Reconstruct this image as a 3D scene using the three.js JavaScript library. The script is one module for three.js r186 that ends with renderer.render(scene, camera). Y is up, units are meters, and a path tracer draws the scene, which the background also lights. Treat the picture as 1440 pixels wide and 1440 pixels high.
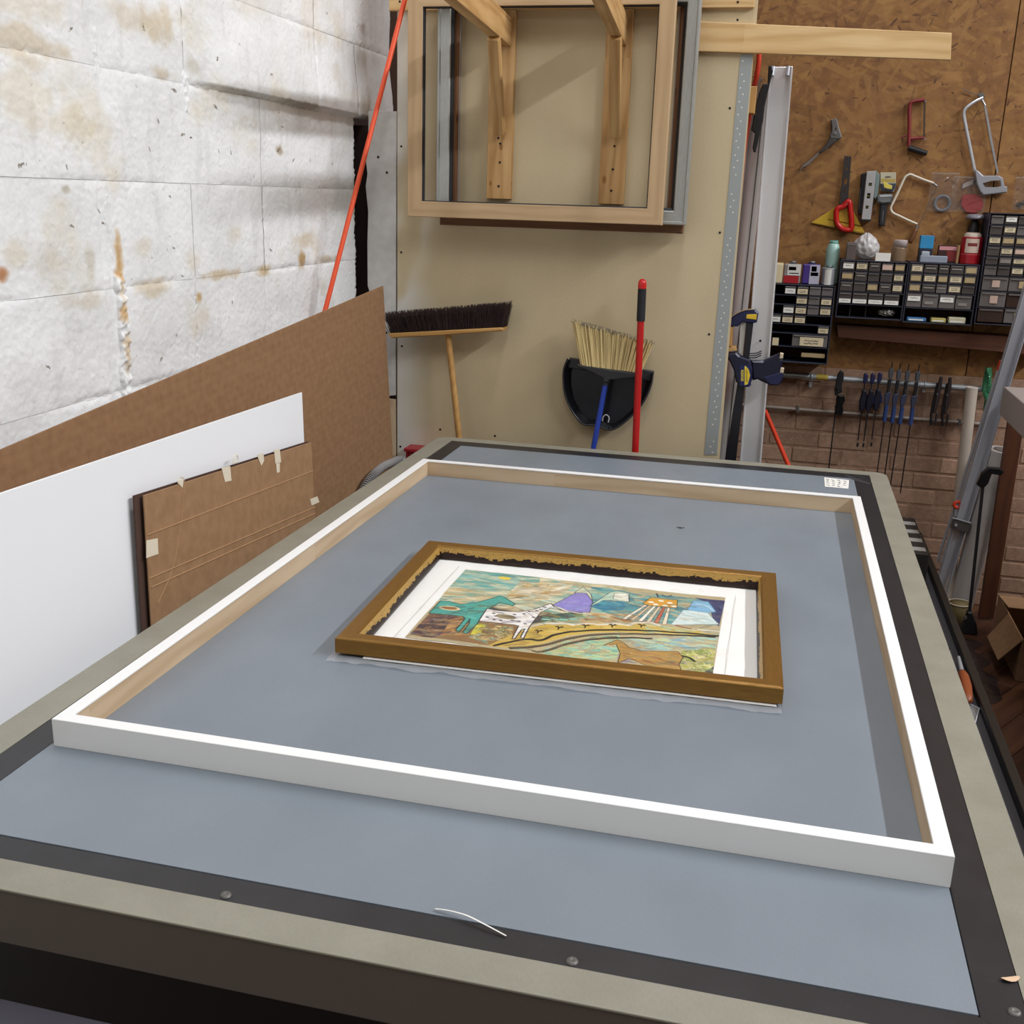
import * as THREE from 'three';
import { RoundedBoxGeometry } from 'three/addons/geometries/RoundedBoxGeometry.js';
import { mergeGeometries, mergeVertices } from 'three/addons/utils/BufferGeometryUtils.js';
import { RectAreaLightUniformsLib } from 'three/addons/lights/RectAreaLightUniformsLib.js';
import { createNoise2D } from 'simplex-noise';

// ---------------------------------------------------------------- camera, light, exposure
const scene = new THREE.Scene();
const camera = new THREE.PerspectiveCamera(50.5024, 1, 0.05, 60);
camera.position.set(0, 1.70, 0);
camera.up.set(-0.0942, 0.9600, -0.2637);
camera.lookAt(-0.2222, 1.70 - 0.2783, -0.9344);
const renderer = new THREE.WebGLRenderer({ antialias: true });
renderer.toneMapping = THREE.LinearToneMapping;
renderer.toneMappingExposure = 1.0;
renderer.shadowMap.enabled = true;
scene.background = new THREE.Color(0x000000);
RectAreaLightUniformsLib.init();
// the workshop's strip lights: [x, y, z, aim x, aim y, aim z, width, length, intensity, colour]
const STRIPS = [
  [4.3, 4.95, -2.0, 1.0, 1.0, -2.0, 0.16, 5.2, 122, 0xf5f9ff],
  [0.2, 5.1, 0.9, -0.2, 0, -0.1, 0.5, 2.4, 9, 0xf5f9ff],
  [-0.1, 5.1, -3.0, -0.2, 0, -2.6, 0.3, 2.4, 20, 0xf5f9ff],
];

// ---------------------------------------------------------------- helpers
function rng(seed) { let a = seed >>> 0; return () => { a = (a + 0x6D2B79F5) | 0; let t = Math.imul(a ^ (a >>> 15), 1 | a); t = (t + Math.imul(t ^ (t >>> 7), 61 | t)) ^ t; return ((t ^ (t >>> 14)) >>> 0) / 4294967296; }; }
const R = rng(71), n2 = createNoise2D(rng(12345));
const fbm = (x, y, o = 4) => { let s = 0, a = 0.5; for (let i = 0; i < o; i++) { s += a * n2(x, y); x = x * 2.03 + 7.1; y = y * 2.03 - 3.7; a *= 0.5; } return s; };
const clamp = (v, a = 0, b = 1) => Math.min(b, Math.max(a, v)), mix = (a, b, t) => a + (b - a) * t;
const smooth = (a, b, x) => { const t = clamp((x - a) / (b - a)); return t * t * (3 - 2 * t); };
const hex = (h) => [(h >> 16) & 255, (h >> 8) & 255, h & 255];
const mixc = (a, b, t) => [mix(a[0], b[0], t), mix(a[1], b[1], t), mix(a[2], b[2], t)];
function tex(w, h, fn, { srgb = true, size = null } = {}) {       // size: metres covered by the image
  const d = new Uint8Array(w * h * 4);
  for (let y = 0; y < h; y++) for (let x = 0; x < w; x++) {
    const c = fn(x / w, y / h), i = (y * w + x) * 4;
    if (typeof c === 'number') d[i] = d[i + 1] = d[i + 2] = clamp(c, 0, 255); else { d[i] = clamp(c[0], 0, 255); d[i + 1] = clamp(c[1], 0, 255); d[i + 2] = clamp(c[2], 0, 255); }
    d[i + 3] = 255;
  }
  const t = new THREE.DataTexture(d, w, h); return fin(t, srgb, size);
}
function fin(t, srgb, size) {
  t.magFilter = THREE.LinearFilter; t.wrapS = t.wrapT = THREE.RepeatWrapping;
  if (srgb) t.colorSpace = THREE.SRGBColorSpace;
  if (size) t.repeat.set(1 / size[0], 1 / size[1]);
  t.needsUpdate = true; return t;
}
function ctex(w, h, draw, size = null) { const c = document.createElement('canvas'); c.width = w; c.height = h; draw(c.getContext('2d'), w, h); return fin(new THREE.CanvasTexture(c), true, size); }
const std = (o) => new THREE.MeshStandardMaterial(o), phys = (o) => new THREE.MeshPhysicalMaterial(o);
const plain = (c, roughness = 0.6, o = {}) => std({ color: c, roughness, ...o });

// uv in metres: u runs along the grain axis, v across it
function metric(g, axis = 'x', du = 0, dv = 0) {
  if (g.index) g = g.toNonIndexed();
  const p = g.attributes.position, uv = new Float32Array(p.count * 2), a = new THREE.Vector3(), b = new THREE.Vector3(), c = new THREE.Vector3();
  const ai = { x: 0, y: 1, z: 2 }[axis];
  for (let i = 0; i < p.count; i += 3) {
    a.fromBufferAttribute(p, i); b.fromBufferAttribute(p, i + 1); c.fromBufferAttribute(p, i + 2);
    const n = b.clone().sub(a).cross(c.clone().sub(a)).toArray().map(Math.abs);
    const m = n.indexOf(Math.max(...n)), rest = [0, 1, 2].filter((k) => k !== m);
    const iu = m === ai ? rest[0] : ai, iv = rest.find((k) => k !== iu);
    [a, b, c].forEach((q, k) => { const e = q.toArray(); uv[(i + k) * 2] = e[iu] + du; uv[(i + k) * 2 + 1] = e[iv] + dv; });
  }
  g.setAttribute('uv', new THREE.BufferAttribute(uv, 2)); return g;
}
const box = (w, h, d, r = 0.002, s = 1) => r > 0 ? new RoundedBoxGeometry(w, h, d, s, Math.min(r, w / 2.01, h / 2.01, d / 2.01)) : new THREE.BoxGeometry(w, h, d);
const at = (g, x, y, z) => g.translate(x, y, z);
// box spanning two corners
const span = (x0, x1, y0, y1, z0, z1, r = 0.002, axis = 'x') => metric(box(Math.abs(x1 - x0), Math.abs(y1 - y0), Math.abs(z1 - z0), r).translate((x0 + x1) / 2, (y0 + y1) / 2, (z0 + z1) / 2), axis, R(), R());
const V = (a) => new THREE.Vector3(...a);
function rod(p, q, r0, r1 = r0, seg = 16) {                       // tapered cylinder between two points
  const a = V(p), b = V(q), d = b.clone().sub(a), g = new THREE.CylinderGeometry(r1, r0, d.length(), seg, 1);
  g.applyQuaternion(new THREE.Quaternion().setFromUnitVectors(new THREE.Vector3(0, 1, 0), d.normalize()));
  return g.translate((a.x + b.x) / 2, (a.y + b.y) / 2, (a.z + b.z) / 2);
}
function bar(p, q, w, t, up = [0, 0, 1], r = 0.002) {             // rectangular bar from p to q, width w across, thickness t along up
  const a = V(p), b = V(q), y = b.clone().sub(a), L = y.length(); y.normalize();
  const z = V(up).addScaledVector(y, -V(up).dot(y)).normalize(), x = y.clone().cross(z);
  const g = metric(box(w, L, t, r), 'y', R(), R());
  return g.applyMatrix4(new THREE.Matrix4().makeBasis(x, y, z).setPosition(a.add(b).multiplyScalar(0.5)));
}
function tube(pts, r, { straight = false, seg = 8, closed = false, n = 0 } = {}) {
  const v = pts.map(V); let c;
  if (straight) { c = new THREE.CurvePath(); for (let i = 0; i < v.length - 1; i++) c.add(new THREE.LineCurve3(v[i], v[i + 1])); }
  else c = new THREE.CatmullRomCurve3(v, closed, 'centripetal');
  return new THREE.TubeGeometry(c, n || v.length * 8, r, seg, closed);
}
const z3 = (pts, z) => pts.map(([x, y]) => [x, y, z]);
function ext(pts, z0, depth, bevel = 0.0015, holes = []) {        // outline in the wall plane, pushed towards the room
  const s = new THREE.Shape(pts.map(([x, y]) => new THREE.Vector2(x, y)));
  for (const h of holes) s.holes.push(new THREE.Path(h.map(([x, y]) => new THREE.Vector2(x, y))));
  return new THREE.ExtrudeGeometry(s, { depth: Math.max(1e-4, depth - 2 * bevel), bevelEnabled: bevel > 0, bevelSize: bevel, bevelOffset: -bevel, bevelThickness: bevel, bevelSegments: 1, curveSegments: 8 }).translate(0, 0, z0 + bevel);
}
function slab(c4, t) {                                            // four corners of a sheet, thickened along its normal (towards +normal)
  const [a, b, c] = c4.map(V), n = b.clone().sub(a).cross(c.clone().sub(b)).normalize();
  if (n.x < 0) n.negate();
  const u = b.clone().sub(a).normalize(), w = n.clone().cross(u).normalize(), o = V(c4[0]);
  const flat = c4.map((p) => { const d = V(p).sub(o); return [d.dot(u), d.dot(w)]; });
  const g = metric(ext(flat, 0, t, Math.min(0.0008, t / 4)), 'x');
  return g.applyMatrix4(new THREE.Matrix4().makeBasis(u, w, n).setPosition(o));
}
function lathe(profile, x, y, z, seg = 24) { return new THREE.LatheGeometry(profile.map(([r, h]) => new THREE.Vector2(r, h)), seg).translate(x, y, z); }
const disc = (x, y, z, r, t, seg = 16) => new THREE.CylinderGeometry(r, r, t, seg).rotateX(Math.PI / 2).translate(x, y, z);
const merge = (l) => mergeGeometries(l.map((g) => { const q = g.index ? g.toNonIndexed() : g.clone(); for (const k of Object.keys(q.attributes)) if (!['position', 'normal', 'uv'].includes(k)) q.deleteAttribute(k); return q; }));
// one mitred side of a frame lying in the xz plane; profile points are [distance in from the outer edge, height]
function rail(w, h, side, profile) {
  const P = [[-1, 1], [1, 1], [1, -1], [-1, -1]], s = P[side], e = P[(side + 1) % 4], pos = [], uv = [], m = profile.length;
  const pt = (c, [d, y]) => [c[0] * (w / 2 - d), y, c[1] * (h / 2 - d)];
  const len = (side % 2 ? h : w); let acc = 0;
  const tri = (a, b, c, ua, ub, uc) => { pos.push(...a, ...b, ...c); uv.push(...ua, ...ub, ...uc); };
  for (let i = 0; i < m; i++) {
    const p = profile[i], q = profile[(i + 1) % m], l = Math.hypot(q[0] - p[0], q[1] - p[1]);
    const A = pt(s, p), B = pt(e, p), C = pt(e, q), D = pt(s, q);
    tri(A, B, C, [p[0], acc], [len - p[0], acc], [len - q[0], acc + l]); tri(A, C, D, [p[0], acc], [len - q[0], acc + l], [q[0], acc + l]);
    acc += l;
  }
  const f = THREE.ShapeUtils.triangulateShape(profile.map(([a, b]) => new THREE.Vector2(a, b)), []);
  for (const [a, b, c] of f) { const g = (k, cc) => pt(cc, profile[k]); tri(g(a, s), g(b, s), g(c, s), [0, 0], [0, .01], [.01, 0]); tri(g(a, e), g(c, e), g(b, e), [0, 0], [0, .01], [.01, 0]); }
  const g = new THREE.BufferGeometry(); g.setAttribute('position', new THREE.Float32BufferAttribute(pos, 3)); g.setAttribute('uv', new THREE.Float32BufferAttribute(uv, 2)); g.computeVertexNormals(); return g;
}
const taken = new Map();
function numbered(n) { const k = taken.get(n) ?? 0; taken.set(n, k + 1); return k ? n + '_' + String(k).padStart(3, '0') : n; }
function part(name, geo, material, parent, label) {
  const m = new THREE.Mesh(geo, material); m.name = name; m.castShadow = m.receiveShadow = true; parent.add(m);
  if (label) m.userData.label = label; return m;
}
function thing(name, label, category, group) {
  const o = new THREE.Group(); o.name = numbered(name); scene.add(o); o.userData = { label, category }; if (group) o.userData.group = group; return o;
}
function settle(o) {                                              // moves a thing's origin to its base
  const b = new THREE.Box3().setFromObject(o); if (b.isEmpty()) return o;
  const c = b.getCenter(new THREE.Vector3()); c.y = b.min.y;
  o.children.forEach((k) => k.position.sub(c)); o.position.add(c); return o;
}
function single(name, geo, material, label, category, group) {    // a thing that is one mesh
  geo.computeBoundingBox(); const b = geo.boundingBox, c = b.getCenter(new THREE.Vector3()); c.y = b.min.y; geo.translate(-c.x, -c.y, -c.z);
  const m = part(numbered(name), geo, material, scene); m.position.copy(c); m.userData = { label, category }; if (group) m.userData.group = group; return m;
}
function struct(name, geo, material, parent) { const m = part(parent ? name : numbered(name), geo, material, parent ?? scene); if (!parent) m.userData.kind = 'structure'; return m; }

// ---------------------------------------------------------------- materials
function woodTex(light, dark, { w = 1024, h = 256, size = [1.3, 0.32], knots = 0, seed = 0, streak = 1 } = {}) {
  const kr = rng(seed + 5), ks = Array.from({ length: knots }, () => [kr() * size[0], kr() * size[1], 0.006 + kr() * 0.008]);
  const L = hex(light), D = hex(dark);
  return tex(w, h, (u, v) => {
    const x = u * size[0], y = v * size[1]; let yy = y, kn = 0;
    for (const [kx, ky, kr0] of ks) { const dx = x - kx, dy = y - ky, d = Math.hypot(dx * 0.55, dy); yy += dy * 0.6 * Math.exp(-d * d / (kr0 * kr0 * 6)); kn = Math.max(kn, 1 - smooth(kr0 * 0.45, kr0, d)); }
    const g = 0.5 + 0.5 * Math.sin((yy * 70 + 2.2 * fbm(x * 1.1 + seed, yy * 7, 3)) * 6.283 * 0.35);
    const f = 0.5 + 0.5 * n2(x * 6 + seed, y * 420), c = fbm(x * 1.5 - seed, y * 9, 3);
    const t = clamp(0.12 + streak * (0.38 * g * g + 0.22 * f) + 0.3 * c) * (1 - kn) + kn * 1.35;
    return mixc(L, D, t);
  }, { size });
}
const M = {};
M.pine = std({ map: woodTex(0xd2ab74, 0xa4763f, { knots: 7, seed: 3 }), roughness: 0.62 });
M.pineLight = std({ map: woodTex(0xe2c28e, 0xbf9258, { knots: 6, seed: 13 }), roughness: 0.6 });
M.pineDark = std({ map: woodTex(0xb08a5c, 0x7d5a36, { knots: 5, seed: 9 }), roughness: 0.7 });
M.rawWood = std({ map: woodTex(0xd8c0a0, 0xb3946f, { seed: 17, size: [0.9, 0.22], streak: 0.8 }), roughness: 0.65 });
M.oak = std({ map: woodTex(0xc9aa82, 0xa98962, { seed: 23, size: [1.1, 0.27], streak: 0.7 }), roughness: 0.6 });
M.redWood = std({ map: woodTex(0x683b22, 0x472818, { seed: 31 }), roughness: 0.6 });
M.handle = std({ map: woodTex(0xc79a5c, 0xa87a40, { seed: 41, size: [1.5, 0.2] }), roughness: 0.5 });
M.whitePaint = plain(0xf3f2ef, 0.38);
M.black = plain(0x141315, 0.5); M.blackGloss = plain(0x0f0f12, 0.22); M.darkGrey = plain(0x38373a, 0.55); M.charcoal = plain(0x232225, 0.7);
M.steel = plain(0x9a9b9d, 0.34, { metalness: 0.9 }); M.chrome = plain(0xd6d8dc, 0.24, { metalness: 0.65 }); M.galv = plain(0xa9acad, 0.4, { metalness: 0.45 });
M.dullSteel = plain(0x6d6a66, 0.5, { metalness: 0.6 });
M.screw = plain(0x2a2522, 0.5, { metalness: 0.5 });
M.orange = plain(0xe8542a, 0.45); M.orangeRed = plain(0xc8381a, 0.45); M.red = plain(0xb51616, 0.35); M.darkRed = plain(0x7a2023, 0.45);
M.blue = plain(0x2340a0, 0.35); M.navy = plain(0x1d1f45, 0.4); M.yellow = plain(0xd8b32a, 0.5);
M.cream = plain(0xd9c9a2, 0.7); M.paperWhite = plain(0xe9e6df, 0.75); M.tape = plain(0xded2bb, 0.55);
M.alu = plain(0xdad8d7, 0.24, { metalness: 0.3 }); M.aluRail = plain(0xb4b5ba, 0.36, { metalness: 0.3 });
M.clear = phys({ color: 0xf4f6f7, transmission: 0.9, thickness: 0, roughness: 0.12, ior: 1.4 });
M.smoky = phys({ color: 0x8f8a84, transmission: 0.55, thickness: 0, roughness: 0.25, ior: 1.45 });
M.card = (() => {
  const map = tex(512, 512, (u, v) => { const f = fbm(u * 14, v * 14, 3) * 10 + n2(u * 300, v * 120) * 5 + Math.sin(v * 512 * 0.35) * 1.6; return [136 + f, 101 + f * 0.9, 69 + f * 0.8]; }, { size: [0.6, 0.6] });
  return std({ map, roughness: 0.85 });
})();
M.cardSmall = (() => {
  const map = tex(512, 512, (u, v) => { const f = fbm(u * 10 + 9, v * 10, 3) * 12 + n2(u * 220, v * 220) * 5; return [150 + f, 115 + f * 0.9, 81 + f * 0.8]; }, { size: [0.5, 0.5] });
  return std({ map, roughness: 0.85 });
})();

// ---------------------------------------------------------------- the room shell
const XL = -1.567, XR = 7.2, ZB = -4.95, ZF = 4.6, YC = 5.3;
M.plaster = plain(0xc9c4ba, 0.9); M.ceiling = plain(0xd8d5ce, 0.9);
struct('ceiling', span(XL - 0.6, XR + 0.2, YC, YC + 0.2, ZB - 0.2, ZF + 0.2, 0), M.ceiling);
struct('wall_right', span(XR, XR + 0.2, 0, YC, ZB - 0.2, ZF + 0.2, 0), M.plaster);
struct('wall_front', span(XL - 0.6, XR + 0.2, 0, YC, ZF, ZF + 0.2, 0), M.plaster);

// left wall: painted block work, every block a piece of its own
const stains = [
  // [z, y], radius along z, radius along y, colour, strength
  [[-2.6158,2.0841], 0.10, 0.05, 0xb79a6a, 0.55], [[-2.5078,2.0868], 0.10, 0.04, 0xb79a6a, 0.35], [[-2.0870,1.9822], 0.11, 0.05, 0xb79a6a, 0.5], [[-2.1652,1.9763], 0.10, 0.03, 0xb79a6a, 0.5],
  [[-2.0959,1.8662], 0.12, 0.09, 0xcbb68c, 0.4], [[-2.2390,1.8267], 0.10, 0.05, 0xcbb68c, 0.45], [[-2.1330,1.9401], 0.05, 0.03, 0xb79a6a, 0.4], [[-2.3909,1.5137], 0.018, 0.09, 0xb57a2c, 0.8],
  [[-2.3862,1.4943], 0.02, 0.02, 0xa8661c, 0.8], [[-2.3887,1.4011], 0.018, 0.03, 0xb57a2c, 0.7], [[-2.3947,1.3055], 0.02, 0.06, 0xb57a2c, 0.45], [[-3.4419,1.4789], 0.03, 0.035, 0x9a6a2a, 0.85],
  [[-3.4676,1.5410], 0.07, 0.03, 0xbda27a, 0.5], [[-3.1554,1.4585], 0.05, 0.025, 0xb08848, 0.65], [[-2.5428,1.4469], 0.10, 0.03, 0xb79a6a, 0.5], [[-2.8931,1.4613], 0.12, 0.018, 0xb08d58, 0.6],
  [[-3.6497,1.4695], 0.10, 0.018, 0xa08660, 0.6], [[-1.9757,1.5178], 0.02, 0.02, 0xa85f2a, 0.9], [[-3.2976,1.8190], 0.035, 0.018, 0x8d7450, 0.7], [[-2.2817,1.5318], 0.02, 0.06, 0xb7a88c, 0.5],
  [[-2.7803,2.0069], 0.045, 0.035, 0xb0a48c, 0.5], [[-2.6413,1.9719], 0.06, 0.018, 0xb79a6a, 0.45], [[-3.0370,1.9618], 0.16, 0.014, 0xa59a84, 0.6], [[-3.4497,1.9656], 0.16, 0.014, 0x8f8676, 0.7],
  [[-2.7629,1.4088], 0.02, 0.02, 0xa8762c, 0.7], [[-3.6209,1.3757], 0.05, 0.04, 0xbfae92, 0.35], [[-2.0241,1.5548], 0.07, 0.04, 0xcdb994, 0.4], [[-2.2482,1.4393], 0.09, 0.025, 0xb9a07a, 0.35],
  [[-2.1115,1.5336], 0.08, 0.04, 0xc4b9a6, 0.35], [[-2.7435,1.5107], 0.05, 0.04, 0xc9b48e, 0.35], [[-2.2098,1.6853], 0.018, 0.012, 0x9a8a70, 0.6], [[-2.5036,1.5488], 0.05, 0.03, 0xc9b48e, 0.35],
  [[-2.9859,1.5707], 0.06, 0.03, 0xc9b48e, 0.3], [[-3.7504,2.0886], 0.05, 0.05, 0xb5a78e, 0.35], [[-2.1315,2.0515], 0.14, 0.05, 0xc9b48e, 0.4], [[-3.1255,2.2086], 0.14, 0.05, 0xcdbb9a, 0.25],
];
const pits = [[[-2.2242,1.6076],1.2],[[-2.0634,1.7334],1.6],[[-2.3282,1.6402],1],[[-2.3410,1.6118],1.1],[[-2.6026,1.8573],1.2],[[-2.7198,1.8310],1.6],[[-2.7616,1.8264],1],[[-2.9041,1.9140],1.6],[[-2.9006,2.0379],1.2],[[-3.2273,2.0336],1.2],[[-3.2877,1.8186],1.8],
  [[-3.3971,1.7939],1.2],[[-3.5266,1.7987],1.1],[[-3.7132,1.7919],1.2],[[-3.1669,1.6075],1.1],[[-3.2135,1.5189],1.4],[[-3.3222,1.8901],1.1],[[-2.5551,1.2636],1.4],[[-2.0937,1.3063],1.1],[[-2.5650,2.0706],1.3],[[-2.9810,1.7973],1],[[-2.9087,1.7979],1],
  [[-2.5567,1.7890],0.9],[[-2.6413,1.6754],1],[[-3.1220,1.7363],0.9],[[-3.4122,1.7001],1],[[-3.6872,2.2720],1],[[-2.2166,1.7354],1],[[-2.9519,1.3781],1],[[-2.6366,1.3160],1],[[-2.2707,2.0234],1.2],[[-2.6902,1.9372],1.6],[[-2.6814,1.4700],1],[[-2.6474,1.5436],1]];
const WZ0 = -4.32, WZ1 = -0.6, WY0 = 0.6, WY1 = 2.8;
M.wall = (() => {
  const W = 2048, H = 1325, pr = rng(99), rp = Array.from({ length: 320 }, () => [mix(WZ0, WZ1, pr()), mix(WY0, WY1, pr()), 0.25 + 0.5 * pr()]);
  const D = new Float32Array(W * H), S = new Float32Array(W * H * 4);
  const px = (z) => (z - WZ0) / (WZ1 - WZ0) * W, py = (y) => (y - WY0) / (WY1 - WY0) * H, ppm = W / (WZ1 - WZ0);
  for (const [z, y, s] of [...pits.map(([p, s]) => [p[0], p[1], s]), ...rp]) {
    const r = 0.010 * s, a = pr() * 3.14, ca = Math.cos(a), sa = Math.sin(a), k = r * ppm * 2;
    for (let j = Math.max(0, Math.floor(py(y) - k)); j < Math.min(H, py(y) + k); j++) for (let i = Math.max(0, Math.floor(px(z) - k)); i < Math.min(W, px(z) + k); i++) {
      const dz = (i - px(z)) / ppm, dy = (j - py(y)) / ppm, e = Math.hypot((dz * ca + dy * sa), (dy * ca - dz * sa) * 2.8) / r + 0.5 * n2(i * 0.2, j * 0.2);
      D[j * W + i] = Math.max(D[j * W + i], (1 - smooth(0.3, 0.9, e)) * 0.75 * Math.min(1, s));
    }
  }
  for (const [p, rz, ry, col, s] of stains) {
    const c = hex(col), kz = rz * ppm * 2, ky = ry * ppm * 2;
    for (let j = Math.max(0, Math.floor(py(p[1]) - ky)); j < Math.min(H, py(p[1]) + ky); j++) for (let i = Math.max(0, Math.floor(px(p[0]) - kz)); i < Math.min(W, px(p[0]) + kz); i++) {
      const e = Math.hypot((i - px(p[0])) / ppm / rz, (j - py(p[1])) / ppm / ry) + 0.55 * fbm(i * 0.02, j * 0.02, 3), a = (1 - smooth(0.25, 1.25, e)) * s, q = (j * W + i) * 4;
      if (a > S[q + 3]) { S[q] = c[0]; S[q + 1] = c[1]; S[q + 2] = c[2]; S[q + 3] = a; }
    }
  }
  const map = tex(W, H, (u, v) => {
    const i = Math.min(W - 1, Math.floor(u * W + 0.5)), j = Math.min(H - 1, Math.floor(v * H + 0.5)), q = (j * W + i) * 4;
    const f = fbm(u * 9, v * 6, 3), g = n2(u * 260, v * 170);
    let c = [236 + f * 12 + g * 3, 236 + f * 12 + g * 3, 234 + f * 13 + g * 3]; const dr = smooth(0.15, 0.6, fbm(u * 38, v * 4.5 + 7, 3)), bl = smooth(0.2, 0.65, fbm(u * 7 + 20, v * 5, 4)); c = mixc(c, [196, 194, 190], dr * 0.22); c = mixc(c, [214, 198, 166], bl * 0.4);
    if (S[q + 3] > 0) c = mixc(c, [S[q], S[q + 1], S[q + 2]], S[q + 3] * 0.8);
    if (D[j * W + i] > 0) c = mixc(c, [92, 82, 70], D[j * W + i]);
    return c;
  });
  const bump = tex(1024, 662, (u, v) => 128 + 34 * fbm(u * 45, v * 29, 3) + 56 * fbm(u * 130, v * 85, 3) + 30 * smooth(0.1, 0.5, fbm(u * 26 + 9, v * 40, 3)) * n2(u * 400, v * 160), { srgb: false });
  return std({ map, bumpMap: bump, bumpScale: 0.0042, roughness: 0.82 });
})();
const jy = [0.71, 0.96, 1.21, 1.46, 1.71, 1.96, 2.21, 2.46, 2.71, 2.96, 3.21], jz = [-3.93, -3.58, -3.17, -2.745, -2.33, -1.915, -1.5, -1.085, -0.67];
const wallH = (z, y) => 0.004 * fbm(z * 2.3, y * 2.3, 3) + 0.0014 * fbm(z * 9, y * 9, 3) + 0.0011 * Math.max(0, fbm(z * 34, y * 34, 2)) + 0.0004 * n2(z * 120, y * 120) + (y > 1.962 && z < -2.78 ? 0.018 * smooth(-2.75, -2.95, z) * (1 - smooth(1.97, 2.2, y)) : 0);
function wallPatch(z0, z1, y0, y1, edge, ragged, base) {
  const st = 0.0085, nz = Math.max(2, Math.round((z1 - z0) / st)), ny = Math.max(2, Math.round((y1 - y0) / st)), pos = [], uv = [], idx = [];
  for (let j = 0; j <= ny; j++) for (let i = 0; i <= nz; i++) {
    let z = mix(z0, z1, i / nz), y = mix(y0, y1, j / ny);
    const jn = clamp(0.45 + 1.3 * fbm(z * 1.7 + 3, y * 1.7 - 2, 3)) , d = edge ? Math.min(z - z0, z1 - z, y - y0, y1 - y) + 0.006 * n2(z * 22, y * 22) : 1;
    const x = base + wallH(z, y) - (edge ? edge * jn * (1 - smooth(-0.003, 0.011, d)) : 0);
    if (ragged && i < 3) z += (0.018 * fbm(y * 9, 4.2, 3) + 0.012 * n2(y * 60, 1.5)) * (1 - i / 3) - (i === 0 ? 0.004 : 0);
    pos.push(i === 0 && ragged ? x - 0.05 : x, y, z); uv.push((z - WZ0) / (WZ1 - WZ0), (y - WY0) / (WY1 - WY0));
  }
  for (let j = 0; j < ny; j++) for (let i = 0; i < nz; i++) { const a = j * (nz + 1) + i, b = a + 1, c = a + nz + 1, d = c + 1; idx.push(a, c, b, b, c, d); }
  const g = new THREE.BufferGeometry(); g.setAttribute('position', new THREE.Float32BufferAttribute(pos, 3)); g.setAttribute('uv', new THREE.Float32BufferAttribute(uv, 2)); g.setIndex(idx); g.computeVertexNormals(); return g;
}
{
  const wl = struct('wall_left', span(XL - 0.3, XL - 0.035, 0, YC, -3.93, ZF, 0), plain(0xd8d5d0, 0.9));
  const mortar = part('mortar', wallPatch(-3.93, -0.62, 0.6, 2.8, 0, true, XL - 0.0035), M.wall, wl);
  for (let r = 0; r < 10; r++) for (let c = 0; c < 8; c++) {
    const o = (c === 0 ? 0 : 0.006 * n2(c * 5, r)), y0 = jy[r], y1 = jy[r + 1];
    part('block', wallPatch(jz[c] + 0.0004 + o * 0.3, jz[c + 1] - 0.0004, y0 + 0.0004, y1 - 0.0004, 0.0055, c === 0 && r < 5, XL + 0.0012 * n2(r * 3.3, c * 7.7)), M.wall, wl);
  }
  for (let r = 5; r < 10; r++) part('block', wallPatch(-4.30, -3.932, jy[r] + 0.0004, jy[r + 1] - 0.0004, 0.0055, false, XL), M.wall, wl);
  // lumpy mortar squeezed out along one upright joint
  const lump = (zc, y0, y1, w, amp, seed) => {
    const ny = Math.round((y1 - y0) / 0.006), nw = 14, pos = [], uv = [], idx = [];
    for (let j = 0; j <= ny; j++) for (let i = 0; i <= nw; i++) {
      const y = mix(y0, y1, j / ny), s = i / nw * 2 - 1, ww = w * (0.8 + 0.35 * fbm(y * 14, seed, 2)), z = zc + 0.012 * fbm(y * 6, seed + 9, 2) + s * ww;
      const e = Math.min(1, (1 - Math.abs(s)) * 3) * smooth(y0, y0 + 0.03, y) * smooth(y1, y1 - 0.05, y);
      pos.push(XL - 0.006 + wallH(z, y) + e * amp * (0.75 + 0.5 * fbm(z * 60, y * 60, 2) + 0.35 * n2(z * 20, y * 45)), y, z); uv.push((z - WZ0) / (WZ1 - WZ0), (y - WY0) / (WY1 - WY0));
    }
    for (let j = 0; j < ny; j++) for (let i = 0; i < nw; i++) { const a = j * (nw + 1) + i, b = a + 1, c = a + nw + 1, d = c + 1; idx.push(a, c, b, b, c, d); }
    const g = new THREE.BufferGeometry(); g.setAttribute('position', new THREE.Float32BufferAttribute(pos, 3)); g.setAttribute('uv', new THREE.Float32BufferAttribute(uv, 2)); g.setIndex(idx); g.computeVertexNormals(); return g;
  };
  part('mortar_seam', lump(-2.385, 0.95, 1.52, 0.030, 0.017, 3), M.wall, wl);
  part('mortar_seam', lump(-2.36, 1.5, 1.72, 0.014, 0.007, 5), M.wall, wl);
  part('mortar_seam', lump(-2.745, 1.0, 1.5, 0.014, 0.006, 11), M.wall, wl);
  part('mortar_seam', lump(-2.36, 1.9, 2.1, 0.02, 0.008, 15), M.wall, wl);
  part('mortar_seam', lump(-2.75, 1.86, 2.02, 0.022, 0.008, 19), M.wall, wl);
}
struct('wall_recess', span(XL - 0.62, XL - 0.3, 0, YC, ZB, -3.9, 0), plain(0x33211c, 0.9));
struct('timber_post', span(XL - 0.1, XL + 0.075, 0, 1.94, -4.16, -4.0, 0.004, 'y'), plain(0x2a1814, 0.85));

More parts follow.
